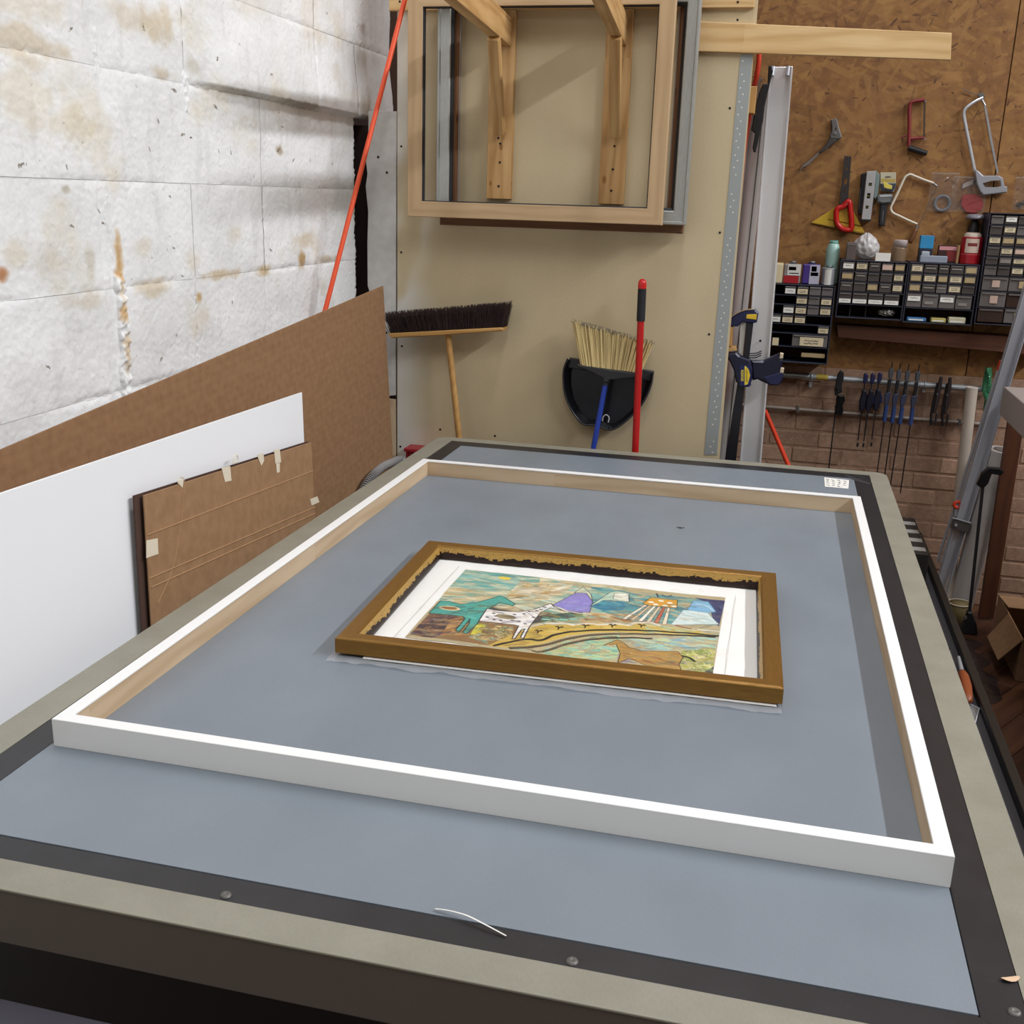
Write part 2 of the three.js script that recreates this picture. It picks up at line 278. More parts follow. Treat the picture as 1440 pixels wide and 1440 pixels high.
// back wall: chipboard sheets above painted brick
M.osb = ctex(1536, 1536, (g, w, h) => {
  const r = rng(404); g.fillStyle = '#9a7248'; g.fillRect(0, 0, w, h);
  const cols = ['#a57e52', '#8f6840', '#b08a5c', '#7d5936', '#9c764a', '#a9845a', '#876040', '#96703f', '#b7925f'];
  for (let i = 0; i < 9000; i++) {
    const x = r() * w, y = r() * h, l = 40 + r() * 130, b = 8 + r() * 26, a = (r() - 0.5) * 1.5 + (r() < 0.35 ? 1.57 : 0);
    g.globalAlpha = 0.22 + r() * 0.4; g.fillStyle = cols[Math.floor(r() * cols.length)];
    for (const ox of [-w, 0, w]) for (const oy of [-h, 0, h]) {
      if (x + ox < -100 || x + ox > w + 100 || y + oy < -100 || y + oy > h + 100) continue;
      g.save(); g.translate(x + ox, y + oy); g.rotate(a); g.beginPath(); g.moveTo(-l / 2, 0); g.lineTo(-l / 2.6, -b / 2); g.lineTo(l / 2.4, -b / 2.4); g.lineTo(l / 2, b / 5); g.lineTo(l / 2.7, b / 2); g.lineTo(-l / 2.3, b / 2.3); g.fill(); g.restore();
    }
  }
  for (let i = 0; i < 420; i++) { g.globalAlpha = 0.35 + r() * 0.35; g.fillStyle = '#4a2f1b'; g.save(); g.translate(r() * w, r() * h); g.rotate(r() * 3.14); g.beginPath(); g.ellipse(0, 0, 3 + r() * 20, 1.5 + r() * 3, 0, 0, 6.3); g.fill(); g.restore(); }
}, [1.5, 1.5]);
M.osbSheet = std({ map: M.osb, color: 0xe0cfae, roughness: 0.72 });
const YB = 1.022;
{
  const wb = struct('wall_back', span(XL - 0.3, XR + 0.2, 0, YC, ZB - 0.22, ZB - 0.018, 0), plain(0x6a5040, 0.9));
  const xs = [-1.3, -0.42, 0.795, 2.0, 3.2, 4.4, 5.6, 7.2];
  for (let i = 0; i < xs.length - 1; i++) part('chipboard_sheet', span(xs[i] + 0.002, xs[i + 1] - 0.002, YB, 2.9, ZB - 0.018, ZB, 0.002), M.osbSheet, wb);
  part('chipboard_sheet', span(-1.3, XR, 2.905, YC, ZB - 0.018, ZB, 0.002), M.osbSheet, wb);
  // painted bricks
  const bt = (seed, base) => std({ map: tex(256, 128, (u, v) => { const f = fbm(u * 6 + seed, v * 3, 4), s = smooth(0.28, 0.62, fbm(u * 9 - seed, v * 5 + seed, 3)); return mixc([base[0] + f * 16, base[1] + f * 14, base[2] + f * 12], [208, 184, 160], s * 0.4); }, { size: [0.25, 0.12] }), roughness: 0.75 });
  const bm = [bt(1, [158, 125, 102]), bt(4, [152, 120, 97]), bt(8, [164, 130, 106]), bt(13, [147, 115, 93])], br = rng(8);
  const bg = [0, 1, 2, 3].map((k) => metric(box(0.203, 0.064, 0.03, 0.004), 'x', k * 0.31, k * 0.17)), hg = metric(box(0.098, 0.064, 0.03, 0.004), 'x');
  part('mortar', span(-0.5, 2.6, 0, YB, ZB - 0.03, ZB - 0.0008, 0), std({ map: bm[1].map, roughness: 0.9 }), wb);
  for (let r = 0; r < 14; r++) for (let k = 0; k < 13; k++) {
    const x = -0.42 + k * 0.2115 + (r % 2) * 0.106; if (x > 2.4) continue;
    const m = part('brick', bg[Math.floor(br() * 4)], bm[Math.floor(br() * 4)], wb); m.position.set(x + (br() - 0.5) * 0.003, 0.036 + r * 0.0735, ZB - 0.0135 + (br() - 0.5) * 0.004); m.rotation.z = (br() - 0.5) * 0.008;
  }
}

// floor: worn brown boards laid at a slant
{
  const fl = struct('floor', span(XL - 0.6, XR + 0.2, -0.2, -0.012, ZB - 0.2, ZF + 0.2, 0), plain(0x2e2019, 0.8));
  const fm = [0, 1, 2].map((k) => std({ map: woodTex([0x5f3d28, 0x553523, 0x6a452e][k], [0x38231a, 0x332018, 0x3f281c][k], { seed: 60 + k * 7, size: [1.3, 0.32] }), roughness: 0.42 }));
  const far = plain(0x4a3022, 0.5);
  part('boarding', span(XL - 0.3, 0.0, -0.012, 0, ZB, ZF, 0), far, fl); part('boarding', span(0, XR, -0.012, 0, -1.3, ZF, 0), far, fl); part('boarding', span(2.6, XR, -0.012, 0, ZB, -1.3, 0), far, fl);
  const dir = [0.53, -0.848], nor = [0.848, 0.53], fr = rng(31);
  const clip = (poly, f) => { const out = []; poly.forEach((p, i) => { const q = poly[(i + 1) % poly.length], a = f(p), b = f(q); if (a >= 0) out.push(p); if ((a >= 0) !== (b >= 0)) { const t = a / (a - b); out.push([mix(p[0], q[0], t), mix(p[1], q[1], t)]); } }); return out; };
  for (let i = -2; i < 42; i++) for (let k = -4; k < 8; k++) {
    const W = 0.108, L = 0.9, u0 = k * L + (i * 0.37 % 1) * L + 1.2, v0 = -2.62 + i * W, C = (u, v) => [u * dir[0] + v * nor[0], u * dir[1] + v * nor[1]];
    let p = [C(u0 + 0.001, v0 + 0.001), C(u0 + L - 0.001, v0 + 0.001), C(u0 + L - 0.001, v0 + W - 0.001), C(u0 + 0.001, v0 + W - 0.001)];
    for (const f of [(q) => q[0], (q) => 2.6 - q[0], (q) => q[1] - ZB, (q) => -1.3 - q[1]]) { p = clip(p, f); if (p.length < 3) break; }
    if (p.length < 3) continue;
    const g = ext(p.map(([x, z]) => [x, -z]), 0, 0.012 + fr() * 0.0008, 0.0007).rotateX(-Math.PI / 2).translate(0, -0.012, 0);
    const q = metric(g, 'x', 0, 0), uv = q.attributes.uv, P = q.attributes.position, o1 = fr(), o2 = fr();
    for (let j = 0; j < uv.count; j++) uv.setXY(j, P.getX(j) * dir[0] + P.getZ(j) * dir[1] + o1, P.getX(j) * nor[0] + P.getZ(j) * nor[1] + o2);
    part('floorboard', q, fm[Math.floor(fr() * 3)], fl);
  }
}

// plasterboard partition behind the table
const ZD = -3.95;
M.drywall = (() => {
  const map = tex(1024, 1024, (u, v) => {
    const f = fbm(u * 5, v * 5, 3) * 5 + n2(u * 180, v * 180) * 2.2, x = u * 1.4, y = v * 2.6;
    let c = [202 + f, 184 + f, 148 + f];
    const w = smooth(0.17, 0.0, x + 0.05 * fbm(3, y * 3, 3)) * smooth(-0.3, 0.1, fbm(x * 3 + 5, y * 1.6, 3) + 0.2);
    c = mixc(c, [220, 216, 207], w * 0.9); return c;
  }, {});
  return std({ map, roughness: 0.8 });
})();
{
  const x0 = -1.411, x1 = [-0.1650,1.5987][0];
  const pw = struct('wall_middle', span(x0 + 0.002, x1 - 0.004, 0, 2.36, ZD - 0.1, ZD - 0.014, 0.002, 'y'), M.pineDark);
  const sheet = (() => { const g = new THREE.BoxGeometry(x1 - x0, 2.36, 0.013); const p = g.attributes.position, uv = g.attributes.uv; for (let i = 0; i < p.count; i++) uv.setXY(i, (p.getX(i) + (x1 - x0) / 2) / 1.4, (p.getY(i) + 1.18) / 2.6); return g.translate((x0 + x1) / 2, 1.18, ZD - 0.0065); })();
  part('plasterboard', sheet, M.drywall, pw);
  const sc = [[-1.2351,0.8279], [-0.2284,2.0098], [-0.2285,1.6036], [-0.2376,1.2520], [-1.3956,1.8662], [-1.3954,1.4902], [-1.3924,1.1403], [-1.3980,0.7468], [-1.0154,0.8201]];
  for (const [x, y] of sc) part('screw', disc(x, y, ZD + 0.0005, 0.0042, 0.0014, 10), M.screw, pw);
  // old white strip with a broken edge left of the sheet, and a bare piece under it
  const strip = ext([[-1.5218,1.9851], [-1.4137,1.9863], [-1.4158,1.6926], [-1.4175,1.2655], [-1.4185,0.9487], [-1.4506,0.9436], [-1.4619,1.0456], [-1.4700,1.1819], [-1.5303,1.3606], [-1.5302,1.5182], [-1.5261,1.6329], [-1.5353,1.7230], [-1.5280,1.7680], [-1.5355,1.8290], [-1.5238,1.9007]], ZD - 0.013, 0.013, 0.001);
  const sm = std({ map: tex(256, 512, (u, v) => { const f = fbm(u * 5, v * 12, 4); return [208 + f * 9, 205 + f * 9, 200 + f * 9]; }, { size: [0.3, 0.8] }), roughness: 0.75 });
  part('white_strip', metric(strip, 'y'), sm, pw);
  for (const p of [[-1.4850,1.8272], [-1.4514,1.7737], [-1.4698,1.2305], [-1.4556,1.1881]]) part('screw_hole', disc(p[0], p[1], ZD + 0.0003, 0.005, 0.001, 8), M.screw, pw);
  part('bare_strip', metric(ext([[-1.4506,0.9324], [-1.4185,0.9319], [-1.4159,0.5657], [-1.4398,0.5635]], ZD - 0.013, 0.012, 0.001), 'y'), std({ map: M.rawWood.map, roughness: 0.8 }), pw);
  // perforated metal corner bead on the free edge
  const bead = part('corner_bead', metric(ext([[-0.2073,2.1781], [-0.1680,2.1781], [-0.1747,0.8164], [-0.2208,0.8125], [-0.2186,0.6503]].slice(0, 4), ZD - 0.001, 0.003, 0.0006), 'y'), plain(0xa3a8a6, 0.5, { metalness: 0.3 }), pw);
  const mud = plain(0xe2ded2, 0.8), dots = []; const b0 = [-0.1942,2.1606], b1 = [-0.1960,0.8253], dr = rng(5);
  for (let i = 0; i < 64; i++) { const t = (i + 0.2 * dr()) / 63; if (n2(i * 0.17, 3) > 0.45) continue; dots.push(disc(mix(b0[0], b1[0], t) + (i % 2 ? 0.006 : -0.005) * (0.6 + 0.4 * dr()), mix(b0[1], b1[1], t), ZD + 0.0022, 0.0028, 0.0012, 8)); }
  part('filler_dots', merge(dots), mud, bead);
  // softwood boards across the head of the partition
  part('head_board', span(-1.435, [-0.1754,2.3183][0], 2.318, 2.42, ZD, ZD + 0.02, 0.002), M.pineLight, pw);
  for (const p of [[-0.2289,2.3342], [-0.2254,2.2803], [-1.3947,2.3468]]) part('screw', disc(p[0], p[1], ZD + 0.0205, 0.004, 0.0016, 10), M.screw, pw);
  struct('upper_boarding', span(-1.435, [-0.1754,2.3183][0], 2.424, 3.4, ZD - 0.02, ZD + 0.018, 0.002), M.pine);
}
single('shelf_batten', metric(ext([[-0.3469,2.2767], [0.4430,2.2387], [0.4504,2.1595], [-0.3423,2.1851], [-0.3776,2.1862], [-0.3844,2.2791]], ZD + 0.0, 0.02, 0.0015), 'x', 0.2, 0.1), M.pineLight, 'long pale softwood board reaching out past the partition over the chipboard', 'board');

// ---------------------------------------------------------------- the work table
const TY = 0.85;
const TX0 = -1.170, TX1 = 0.396, TZ0 = -3.734, TZ1 = -0.992;      // outer edge of the top
const DX0 = -1.108, DX1 = 0.340, DZ0 = -3.679, DZ1 = -1.0465;     // dark border
const PX0 = -1.052, PX1 = 0.2854, PZ0 = -3.612, PZ1 = -1.0947;    // grey panel
M.panel = (() => {
  const map = tex(1024, 1024, (u, v) => {
    const f = fbm(u * 4, v * 5, 4), g = n2(u * 260, v * 400) * 1.6, s = smooth(0.55, 0.8, fbm(u * 30, v * 40, 3)) * 5;
    return [125 + f * 5 + g + s * 0.6, 133 + f * 5 + g + s * 0.6, 141 + f * 5 + g + s * 0.6];
  });
  const rough = tex(512, 512, (u, v) => 108 + 26 * fbm(u * 6, v * 7, 4) + 8 * n2(u * 150, v * 200), { srgb: false });
  return std({ map, roughnessMap: rough, roughness: 1 });
})();
M.beige = (() => std({ map: tex(512, 512, (u, v) => { const f = fbm(u * 5, v * 5, 4) * 8 + n2(u * 250, v * 60) * 3; return [141 + f, 137 + f, 122 + f]; }, { size: [0.8, 0.8] }), roughness: 0.5 }))();
M.rubber = (() => std({ map: tex(512, 512, (u, v) => { const f = fbm(u * 6, v * 6, 4) * 9, s = smooth(0.42, 0.9, fbm(u * 16 + 4, v * 16, 3)) * 18; return [38 + f * 0.6 + s, 37 + f * 0.6 + s, 40 + f * 0.6 + s]; }, { size: [0.7, 0.7] }), roughness: 0.42 }))();
{
  const t = thing('work_table', 'large workshop table with grey panel top, dark inlaid border and beige rim', 'table');
  const rr = (x0, x1, z0, z1, r) => { const s = new THREE.Shape(); s.moveTo(x0 + r, -z0); s.lineTo(x1 - r, -z0); s.quadraticCurveTo(x1, -z0, x1, -z0 - r); s.lineTo(x1, -z1 + r); s.quadraticCurveTo(x1, -z1, x1 - r, -z1); s.lineTo(x0 + r, -z1); s.quadraticCurveTo(x0, -z1, x0, -z1 + r); s.lineTo(x0, -z0 - r); s.quadraticCurveTo(x0, -z0, x0 + r, -z0); return s; };
  const rim = rr(TX0, TX1, TZ0, TZ1, 0.05), hole = new THREE.Path([[DX0, -DZ0], [DX1, -DZ0], [DX1, -DZ1], [DX0, -DZ1]].map(([a, b]) => new THREE.Vector2(a, b))); rim.holes.push(hole);
  part('rim', metric(new THREE.ExtrudeGeometry(rim, { depth: 0.0015, bevelEnabled: true, bevelSize: 0.001, bevelOffset: -0.001, bevelThickness: 0.001, bevelSegments: 2, curveSegments: 10 }).rotateX(-Math.PI / 2).translate(0, TY - 0.0025, 0), 'x'), M.beige, t);
  part('deck', span(DX0 + 0.021, DX1 - 0.021, TY - 0.04, TY - 0.0071, DZ0 + 0.021, DZ1 - 0.021, 0), M.charcoal, t);
  const pg = new THREE.BoxGeometry(PX1 - PX0, 0.006, PZ1 - PZ0); pg.translate((PX0 + PX1) / 2, TY - 0.003, (PZ0 + PZ1) / 2);
  const p = pg.attributes.position, uv = pg.attributes.uv; for (let i = 0; i < p.count; i++) uv.setXY(i, (p.getX(i) - PX0) / (PX1 - PX0), (p.getZ(i) - PZ0) / (PZ1 - PZ0));
  const panel = part('panel', pg, M.panel, t);
  const q = (pts) => metric(ext(pts.map(([x, z]) => [x, -z]), 0, 0.006, 0.0008).rotateX(-Math.PI / 2).translate(0, TY - 0.0068, 0), 'x', R(), R());
  const g = 0.0016;
  part('border_strip', q([[DX0 + g, DZ1 - g], [DX1 - g, DZ1 - g], [PX1 + g, PZ1 + g], [PX0 - g, PZ1 + g]]), M.rubber, t);
  part('border_strip', q([[DX1 - g, DZ1 - g], [DX1 - g, DZ0 + g], [PX1 + g, PZ0 - g], [PX1 + g, PZ1 + g]]), M.rubber, t);
  part('border_strip', q([[DX0 + g, DZ0 + g], [PX0 - g, PZ0 - g], [PX1 + g, PZ0 - g], [DX1 - g, DZ0 + g]]), M.rubber, t);
  part('border_strip', q([[DX0 + g, DZ0 + g], [DX0 + g, DZ1 - g], [PX0 - g, PZ1 + g], [PX0 - g, PZ0 - g]]), M.rubber, t);
  // torn tail of the border strip at the far right corner
  part('strip_tail', q([[0.2513,0.8500,-3.6790], [0.2852,0.8500,-3.6307], [0.3349,0.8500,-3.5706], [0.3314,0.8500,-3.5502], [0.2768,0.8500,-3.5978]].map((a) => [a[0], a[2]])).translate(0, 0.001, 0), M.darkGrey, t);
  for (const a of [[-0.6049,0.8500,-1.0587], [-0.1631,0.8500,-1.0574], [0.3251,0.8500,-1.1107]]) { const s = part('screw', lathe([[0, 0.0022], [0.0022, 0.0024], [0.0032, 0.0038], [0.0062, 0.003], [0.0074, 0.0008], [0.0074, 0]], a[0], TY - 0.001, a[2], 20), M.dullSteel, t); }
  // skirt under the rim, cabinet base, lower side ledge with a steel angle
  const skirt = plain(0x5b524a, 0.6), ring = rr(TX0 + 0.0015, TX1 - 0.0015, TZ0 + 0.0015, TZ1 - 0.0015, 0.049);
  ring.holes.push(new THREE.Path([[DX0 + 0.02, -DZ0 - 0.02], [DX1 - 0.02, -DZ0 - 0.02], [DX1 - 0.02, -DZ1 + 0.02], [DX0 + 0.02, -DZ1 + 0.02]].map(([a, b]) => new THREE.Vector2(a, b))));
  part('skirt', new THREE.ExtrudeGeometry(ring, { depth: TY - 0.003 - 0.769, bevelEnabled: false, curveSegments: 10 }).rotateX(-Math.PI / 2).translate(0, 0.769, 0), skirt, t);
  part('base', span(TX0 + 0.05, TX1 - 0.07, 0.1, 0.80, TZ0 + 0.05, TZ1 - 0.10, 0.004), M.black, t);
  part('plinth', span(TX0 + 0.1, TX1 - 0.12, 0, 0.1, TZ0 + 0.1, TZ1 - 0.16, 0.004), M.black, t);
  part('front_ledge', span(TX0 + 0.02, TX1 - 0.03, 0.66, 0.684, -0.990, -0.90, 0.002), plain(0x5a5860, 0.55), t);
  part('side_ledge', span(TX1 - 0.08, 0.500, 0.652, 0.664, TZ0 + 0.1, TZ1 - 0.1, 0.001, 'z'), plain(0x3d3c40, 0.6), t);
  part('side_angle', span(0.500, 0.520, 0.630, 0.684, TZ0 + 0.1, TZ1 - 0.1, 0.003, 'z'), plain(0x17130f, 0.45), t);
  for (const z of [-3.4, -2.35, -1.3]) part('ledge_bracket', span(TX1 - 0.07, 0.5, 0.60, 0.651, z - 0.015, z + 0.015, 0.002), M.black, t);
  // taped paper note at the far right
  const note = ctex(256, 128, (c, w, h) => {
    c.fillStyle = '#efece4'; c.fillRect(0, 0, w, h); c.fillStyle = '#d9d4c8'; c.fillRect(62, 0, 2, h); c.fillRect(120, 0, 2, h); c.fillRect(180, 0, 2, h);
    c.strokeStyle = '#2b2b30'; c.lineWidth = 6; const r = rng(77);
    for (const x of [32, 90, 150, 212]) for (const y of [18, 46, 74, 100]) { if (r() < 0.22) continue; c.beginPath(); c.moveTo(x - 16, y + r() * 8); for (let k = 0; k < 4; k++) c.lineTo(x - 12 + k * 8 + r() * 6, y - 4 + r() * 18); c.stroke(); }
  });
  const s4 = [[0.1915,0.8506,-3.5935], [0.2693,0.8506,-3.5828], [0.2614,0.8506,-3.4661], [0.1901,0.8506,-3.4678]];
  const ng = new THREE.BufferGeometry(); ng.setAttribute('position', new THREE.Float32BufferAttribute([s4[3], s4[2], s4[1], s4[3], s4[1], s4[0]].flat(), 3)); ng.setAttribute('uv', new THREE.Float32BufferAttribute([0, 0, 1, 0, 1, 1, 0, 0, 1, 1, 0, 1], 2)); ng.computeVertexNormals();
  part('paper_note', ng, std({ map: note, roughness: 0.7 }), t, 'small white paper note with dark handwriting');
  settle(t);
}

// ---------------------------------------------------------------- frames and print on the table
{
  const W = 0.282 + 1.049, H = 3.1934 - 1.3303;
  const t = thing('picture_frame', 'big empty white-painted frame with bare wood inner faces, lying around the gold frame', 'picture frame');
  t.position.set((0.282 - 1.049) / 2, TY, -(3.1934 + 1.3303) / 2); t.rotation.y = 0.005;
  for (let s = 0; s < 4; s++) {
    const r = part('rail', rail(W, H, s, [[0, 0.0005], [0.012, 0.0005], [0.012, 0.044], [0.0238, 0.044], [0.0238, 0.0462], [0.0230, 0.047], [0.0008, 0.047], [0, 0.0462]].reverse()), M.whitePaint, t);
    part('bare_wood_face', rail(W, H, s, [[0.0122, 0.0005], [0.0226, 0.0005], [0.0226, 0.0438], [0.0122, 0.0438]].reverse()), M.rawWood, r);
  }
}
M.gold = (() => {
  const map = tex(512, 256, (u, v) => { const f = n2(u * 9, v * 190) * 9 + fbm(u * 8, v * 10, 3) * 8; return [142 + f, 103 + f * 0.85, 45 + f * 0.5]; }, { size: [0.5, 0.1] });
  return std({ map, roughness: 0.36, metalness: 0.55, bumpMap: tex(256, 256, (u, v) => 128 + 60 * n2(u * 8, v * 120), { srgb: false, size: [0.4, 0.05] }), bumpScale: 0.0003 });
})();
M.goldWorn = (() => {
  const map = tex(1024, 64, (u, v) => {
    const edge = 0.52 + 0.26 * fbm(u * 11, 2, 3) + 0.08 * Math.sign(n2(u * 60, 5)) * (n2(u * 30, 9) > 0 ? 1 : 0), y = v, gold = y > edge ? 1 : 0, f = n2(u * 150, v * 8) * 14;
    const flake = smooth(0.38, 0.5, fbm(u * 34, v * 7 + 3, 3)) * (y < 0.9 ? 1 : 0);
    return mixc([40 + f * 0.3, 24 + f * 0.3, 18], [186 + f, 148 + f, 78 + f * 0.6], gold * (1 - 0.8 * flake));
  });
  return std({ map, roughness: 0.45, metalness: 0.3 });
})();
const GF = { x: -0.357, z: -2.1135, w: 0.831, h: 0.636, r: 0.0335 };
{
  const t = thing('picture_frame', 'small gold frame with a worn gilded lip, lying inside the big white frame', 'picture frame');
  t.position.set(GF.x, 0.8575, GF.z); t.rotation.y = 0.0335;
  for (let s = 0; s < 4; s++) {
    const r = part('rail', rail(GF.w, GF.h, s, [[0, 0], [0.030, 0], [0.030, 0.012], [0.035, 0.0275], [0.031, 0.0305], [0.006, 0.0312], [0.001, 0.0295], [0, 0.028]].reverse()), M.gold, t);
    const lip = rail(GF.w, GF.h, s, [[0.0302, 0.0], [0.0425, 0.0], [0.0425, 0.006], [0.0352, 0.0272], [0.0335, 0.0272]].reverse());
    const uv = lip.attributes.uv, p = lip.attributes.position; for (let i = 0; i < uv.count; i++) uv.setXY(i, uv.getX(i) * 1.1 + s * 0.23, clamp(p.getY(i) / 0.0272));
    part('worn_lip', lip, M.goldWorn, r);
    part('foot', rail(GF.w - 0.03, GF.h - 0.03, s, [[0, -0.005], [0.012, -0.005], [0.012, -0.0002], [0, -0.0002]].reverse()), M.charcoal, r);
  }
}
const art = ctex(1024, 730, (c, w, h) => {
  const P = (pts) => { c.beginPath(); pts.forEach(([x, y], i) => i ? c.lineTo(x, y) : c.moveTo(x, y)); c.closePath(); };
  const S = (pts) => { c.beginPath(); c.moveTo(...pts[0]); for (let i = 1; i < pts.length - 1; i++) c.quadraticCurveTo(...pts[i], (pts[i][0] + pts[i + 1][0]) / 2, (pts[i][1] + pts[i + 1][1]) / 2); c.lineTo(...pts[pts.length - 1]); };
  const fillP = (pts, f, st, lw = 3) => { P(pts); c.fillStyle = f; c.fill(); if (st) { c.strokeStyle = st; c.lineWidth = lw; c.stroke(); } };
  const r = rng(2024);
  const dab = (pts, cols, n, l0, l1, b0, b1, ang = 0, sp = 0.5, al = 0.5) => {   // brush dabs within an outline
    c.save(); P(pts); c.clip(); const xs = pts.map((p) => p[0]), ys = pts.map((p) => p[1]), x0 = Math.min(...xs), x1 = Math.max(...xs), y0 = Math.min(...ys), y1 = Math.max(...ys);
    for (let i = 0; i < n; i++) { c.save(); c.translate(mix(x0, x1, r()), mix(y0, y1, r())); c.rotate(ang + (r() - 0.5) * 2 * sp); c.globalAlpha = al * (0.4 + 0.6 * r()); c.fillStyle = cols[Math.floor(r() * cols.length)]; c.beginPath(); c.ellipse(0, 0, mix(l0, l1, r()), mix(b0, b1, r()), 0, 0, 6.3); c.fill(); c.restore(); } c.restore();
  };
  const all = [[0, 0], [w, 0], [w, h], [0, h]];
  c.fillStyle = '#b7a884'; c.fillRect(0, 0, w, h);
  dab([[0, 0], [w * 0.62, 0], [w * 0.62, h * 0.5], [0, h * 0.5]], ['#7fb0a6', '#d8cba6', '#cdb98e', '#5f9d97', '#e6dcc0', '#b99b6c'], 500, 20, 90, 5, 18, -0.1, 0.4, 0.7);
  dab([[0, 0], [w * 0.3, 0], [w * 0.32, h * 0.2], [0, h * 0.3]], ['#6fa9a2', '#8fbdb2', '#5f9d97', '#d9cda9'], 220, 20, 80, 5, 14, -0.05, 0.3, 0.75);
  dab([[240,66], [449,12], [435,151], [321,302], [225,249]], ['#d9c79c', '#c5a874', '#a8844e', '#efe6cf', '#b7a58a'], 220, 16, 60, 4, 12, -0.5, 0.5, 0.7);
  dab([[516,45], [1023,39], [1017,288], [706,357], [553,261]], ['#5aa09c', '#3d7f8c', '#4f8f9b', '#7fbab0', '#2f6b80'], 260, 16, 60, 5, 14, 0.1, 0.5, 0.75);
  fillP([[908,38], [1024,35], [1018,303], [999,262], [964,76]], '#3e4268'); dab([[908,38], [1024,35], [1018,303], [964,76]], ['#363a60', '#4d5480', '#2c3050'], 60, 10, 30, 4, 9, 1, 0.6, 0.7);
  // lower left ground
  fillP([[7,700], [12,497], [141,493], [203,512], [338,512], [354,633], [285,712]], '#8d6b48');
  dab([[7,700], [12,497], [141,493], [149,628], [83,708]], ['#4d3c48', '#5b4552', '#3b3038', '#a0764a', '#b98a54'], 160, 12, 44, 5, 14, -0.6, 0.6, 0.75);
  dab([[105,678], [104,556], [148,517], [204,646]], ['#b98a54', '#c99e62', '#a97443'], 60, 10, 30, 5, 12, -0.8, 0.5, 0.7);
  dab([[204,646], [195,533], [232,534], [235,612]], ['#d9cf3c', '#c9c23a', '#e3da62'], 40, 10, 26, 5, 12, -0.8, 0.4, 0.9);
  dab([[219,569], [232,515], [329,533], [345,636], [282,702], [202,670]], ['#c2a668', '#8e8a52', '#d8c68e', '#6f6a4a', '#7aa79a'], 160, 6, 20, 3, 8, -0.3, 0.8, 0.8);
  fillP([[197,507], [342,511], [540,351], [531,301], [391,399], [204,374]], '#4d4c4c');
  dab([[384,350], [564,324], [567,403], [413,483]], ['#5b9c80', '#3f6b5e', '#caa24a', '#7fb58e', '#8a5f30'], 90, 8, 26, 3, 8, 0, 0.4, 0.8);
  dab([[553,327], [696,281], [855,340], [685,364], [543,426]], ['#a8683a', '#b97f4e', '#8a5228', '#c69a62'], 120, 10, 34, 3, 8, 0.1, 0.3, 0.8);
  // ochre embankment, tracks
  fillP([[380,517], [465,440], [445,473], [529,446], [612,403], [751,358], [912,353], [1023,392], [796,450], [676,459], [535,534], [449,648], [364,710], [285,712]], '#c8a850');
  dab([[380,517], [529,446], [751,358], [912,353], [759,417], [532,520], [437,594], [364,676]], ['#d4b45c', '#b9963c', '#ddc27a', '#caa548'], 120, 8, 28, 3, 8, 0, 0.4, 0.6);
  dab([[751,358], [912,353], [1033,374], [1021,436], [796,450]], ['#b9cdb4', '#8fb5ae', '#d5dbc0', '#a3bd8a'], 80, 8, 30, 3, 7, 0.1, 0.3, 0.7);
  // meadows below
  dab([[460,699], [540,561], [691,484], [717,590], [713,738], [472,750]], ['#a9cf92', '#8cc6b2', '#c8d49a', '#6fae9a', '#d2b878', '#9ccfc4'], 260, 8, 34, 4, 10, -0.3, 0.7, 0.75);
  dab([[706,508], [1024,406], [1020,507], [914,555], [782,597]], ['#9fcdb8', '#86b8c0', '#c9dca8', '#b7d2c4', '#7fa8bc'], 160, 10, 40, 4, 9, 0.1, 0.3, 0.75);
  dab([[909,557], [1019,494], [1026,753], [923,761]], ['#a9aa4c', '#8f9a44', '#c2bf6a', '#7d8a4c', '#dcd98e'], 190, 6, 24, 4, 10, 0.2, 0.8, 0.8);
  dab([[981,742], [1024,653], [1026,765], [964,784]], ['#3a4450', '#465a58', '#2d3540'], 40, 10, 26, 5, 9, 0, 0.4, 0.8);
  dab([[703,566], [772,600], [915,675], [923,761], [718,737]], ['#8f8390', '#7d7180', '#a08a8a'], 60, 10, 34, 4, 9, 0.2, 0.3, 0.7);
  c.lineCap = 'round';
  const line = (pts, col, lw) => { S(pts); c.strokeStyle = col; c.lineWidth = lw; c.stroke(); };
  line([[306,706], [393,609], [445,628], [484,528], [673,437], [845,404], [1023,392]], '#2a2826', 13);
  line([[364,712], [455,674], [529,558], [679,473], [827,440], [1008,404]], '#2a2826', 13);
  line([[442,709], [466,725], [536,599], [684,508], [800,485]], '#2a2826', 12);
  line([[333,710], [450,650], [510,545], [676,456], [901,416]], '#cfb878', 5);
  c.setLineDash([4, 9]); line([[359,707], [454,670], [528,554], [678,469], [827,436]], '#6a5a44', 12); line([[437,708], [465,720], [535,593], [683,504]], '#6a5a44', 11); c.setLineDash([]);
  // scalloped parapet with little trees
  const sc = [[383,510], [450,457], [522,452], [442,459], [524,447], [609,420], [710,387], [750,351], [812,354]];
  for (let i = 0; i < sc.length - 1; i++) { const a = sc[i], b = sc[i + 1]; c.beginPath(); c.moveTo(...a); c.quadraticCurveTo((a[0] + b[0]) / 2, (a[1] + b[1]) / 2 - 22, ...b); c.strokeStyle = '#ece4d2'; c.lineWidth = 12; c.stroke(); c.strokeStyle = '#5b5048'; c.lineWidth = 1.6; c.stroke(); }
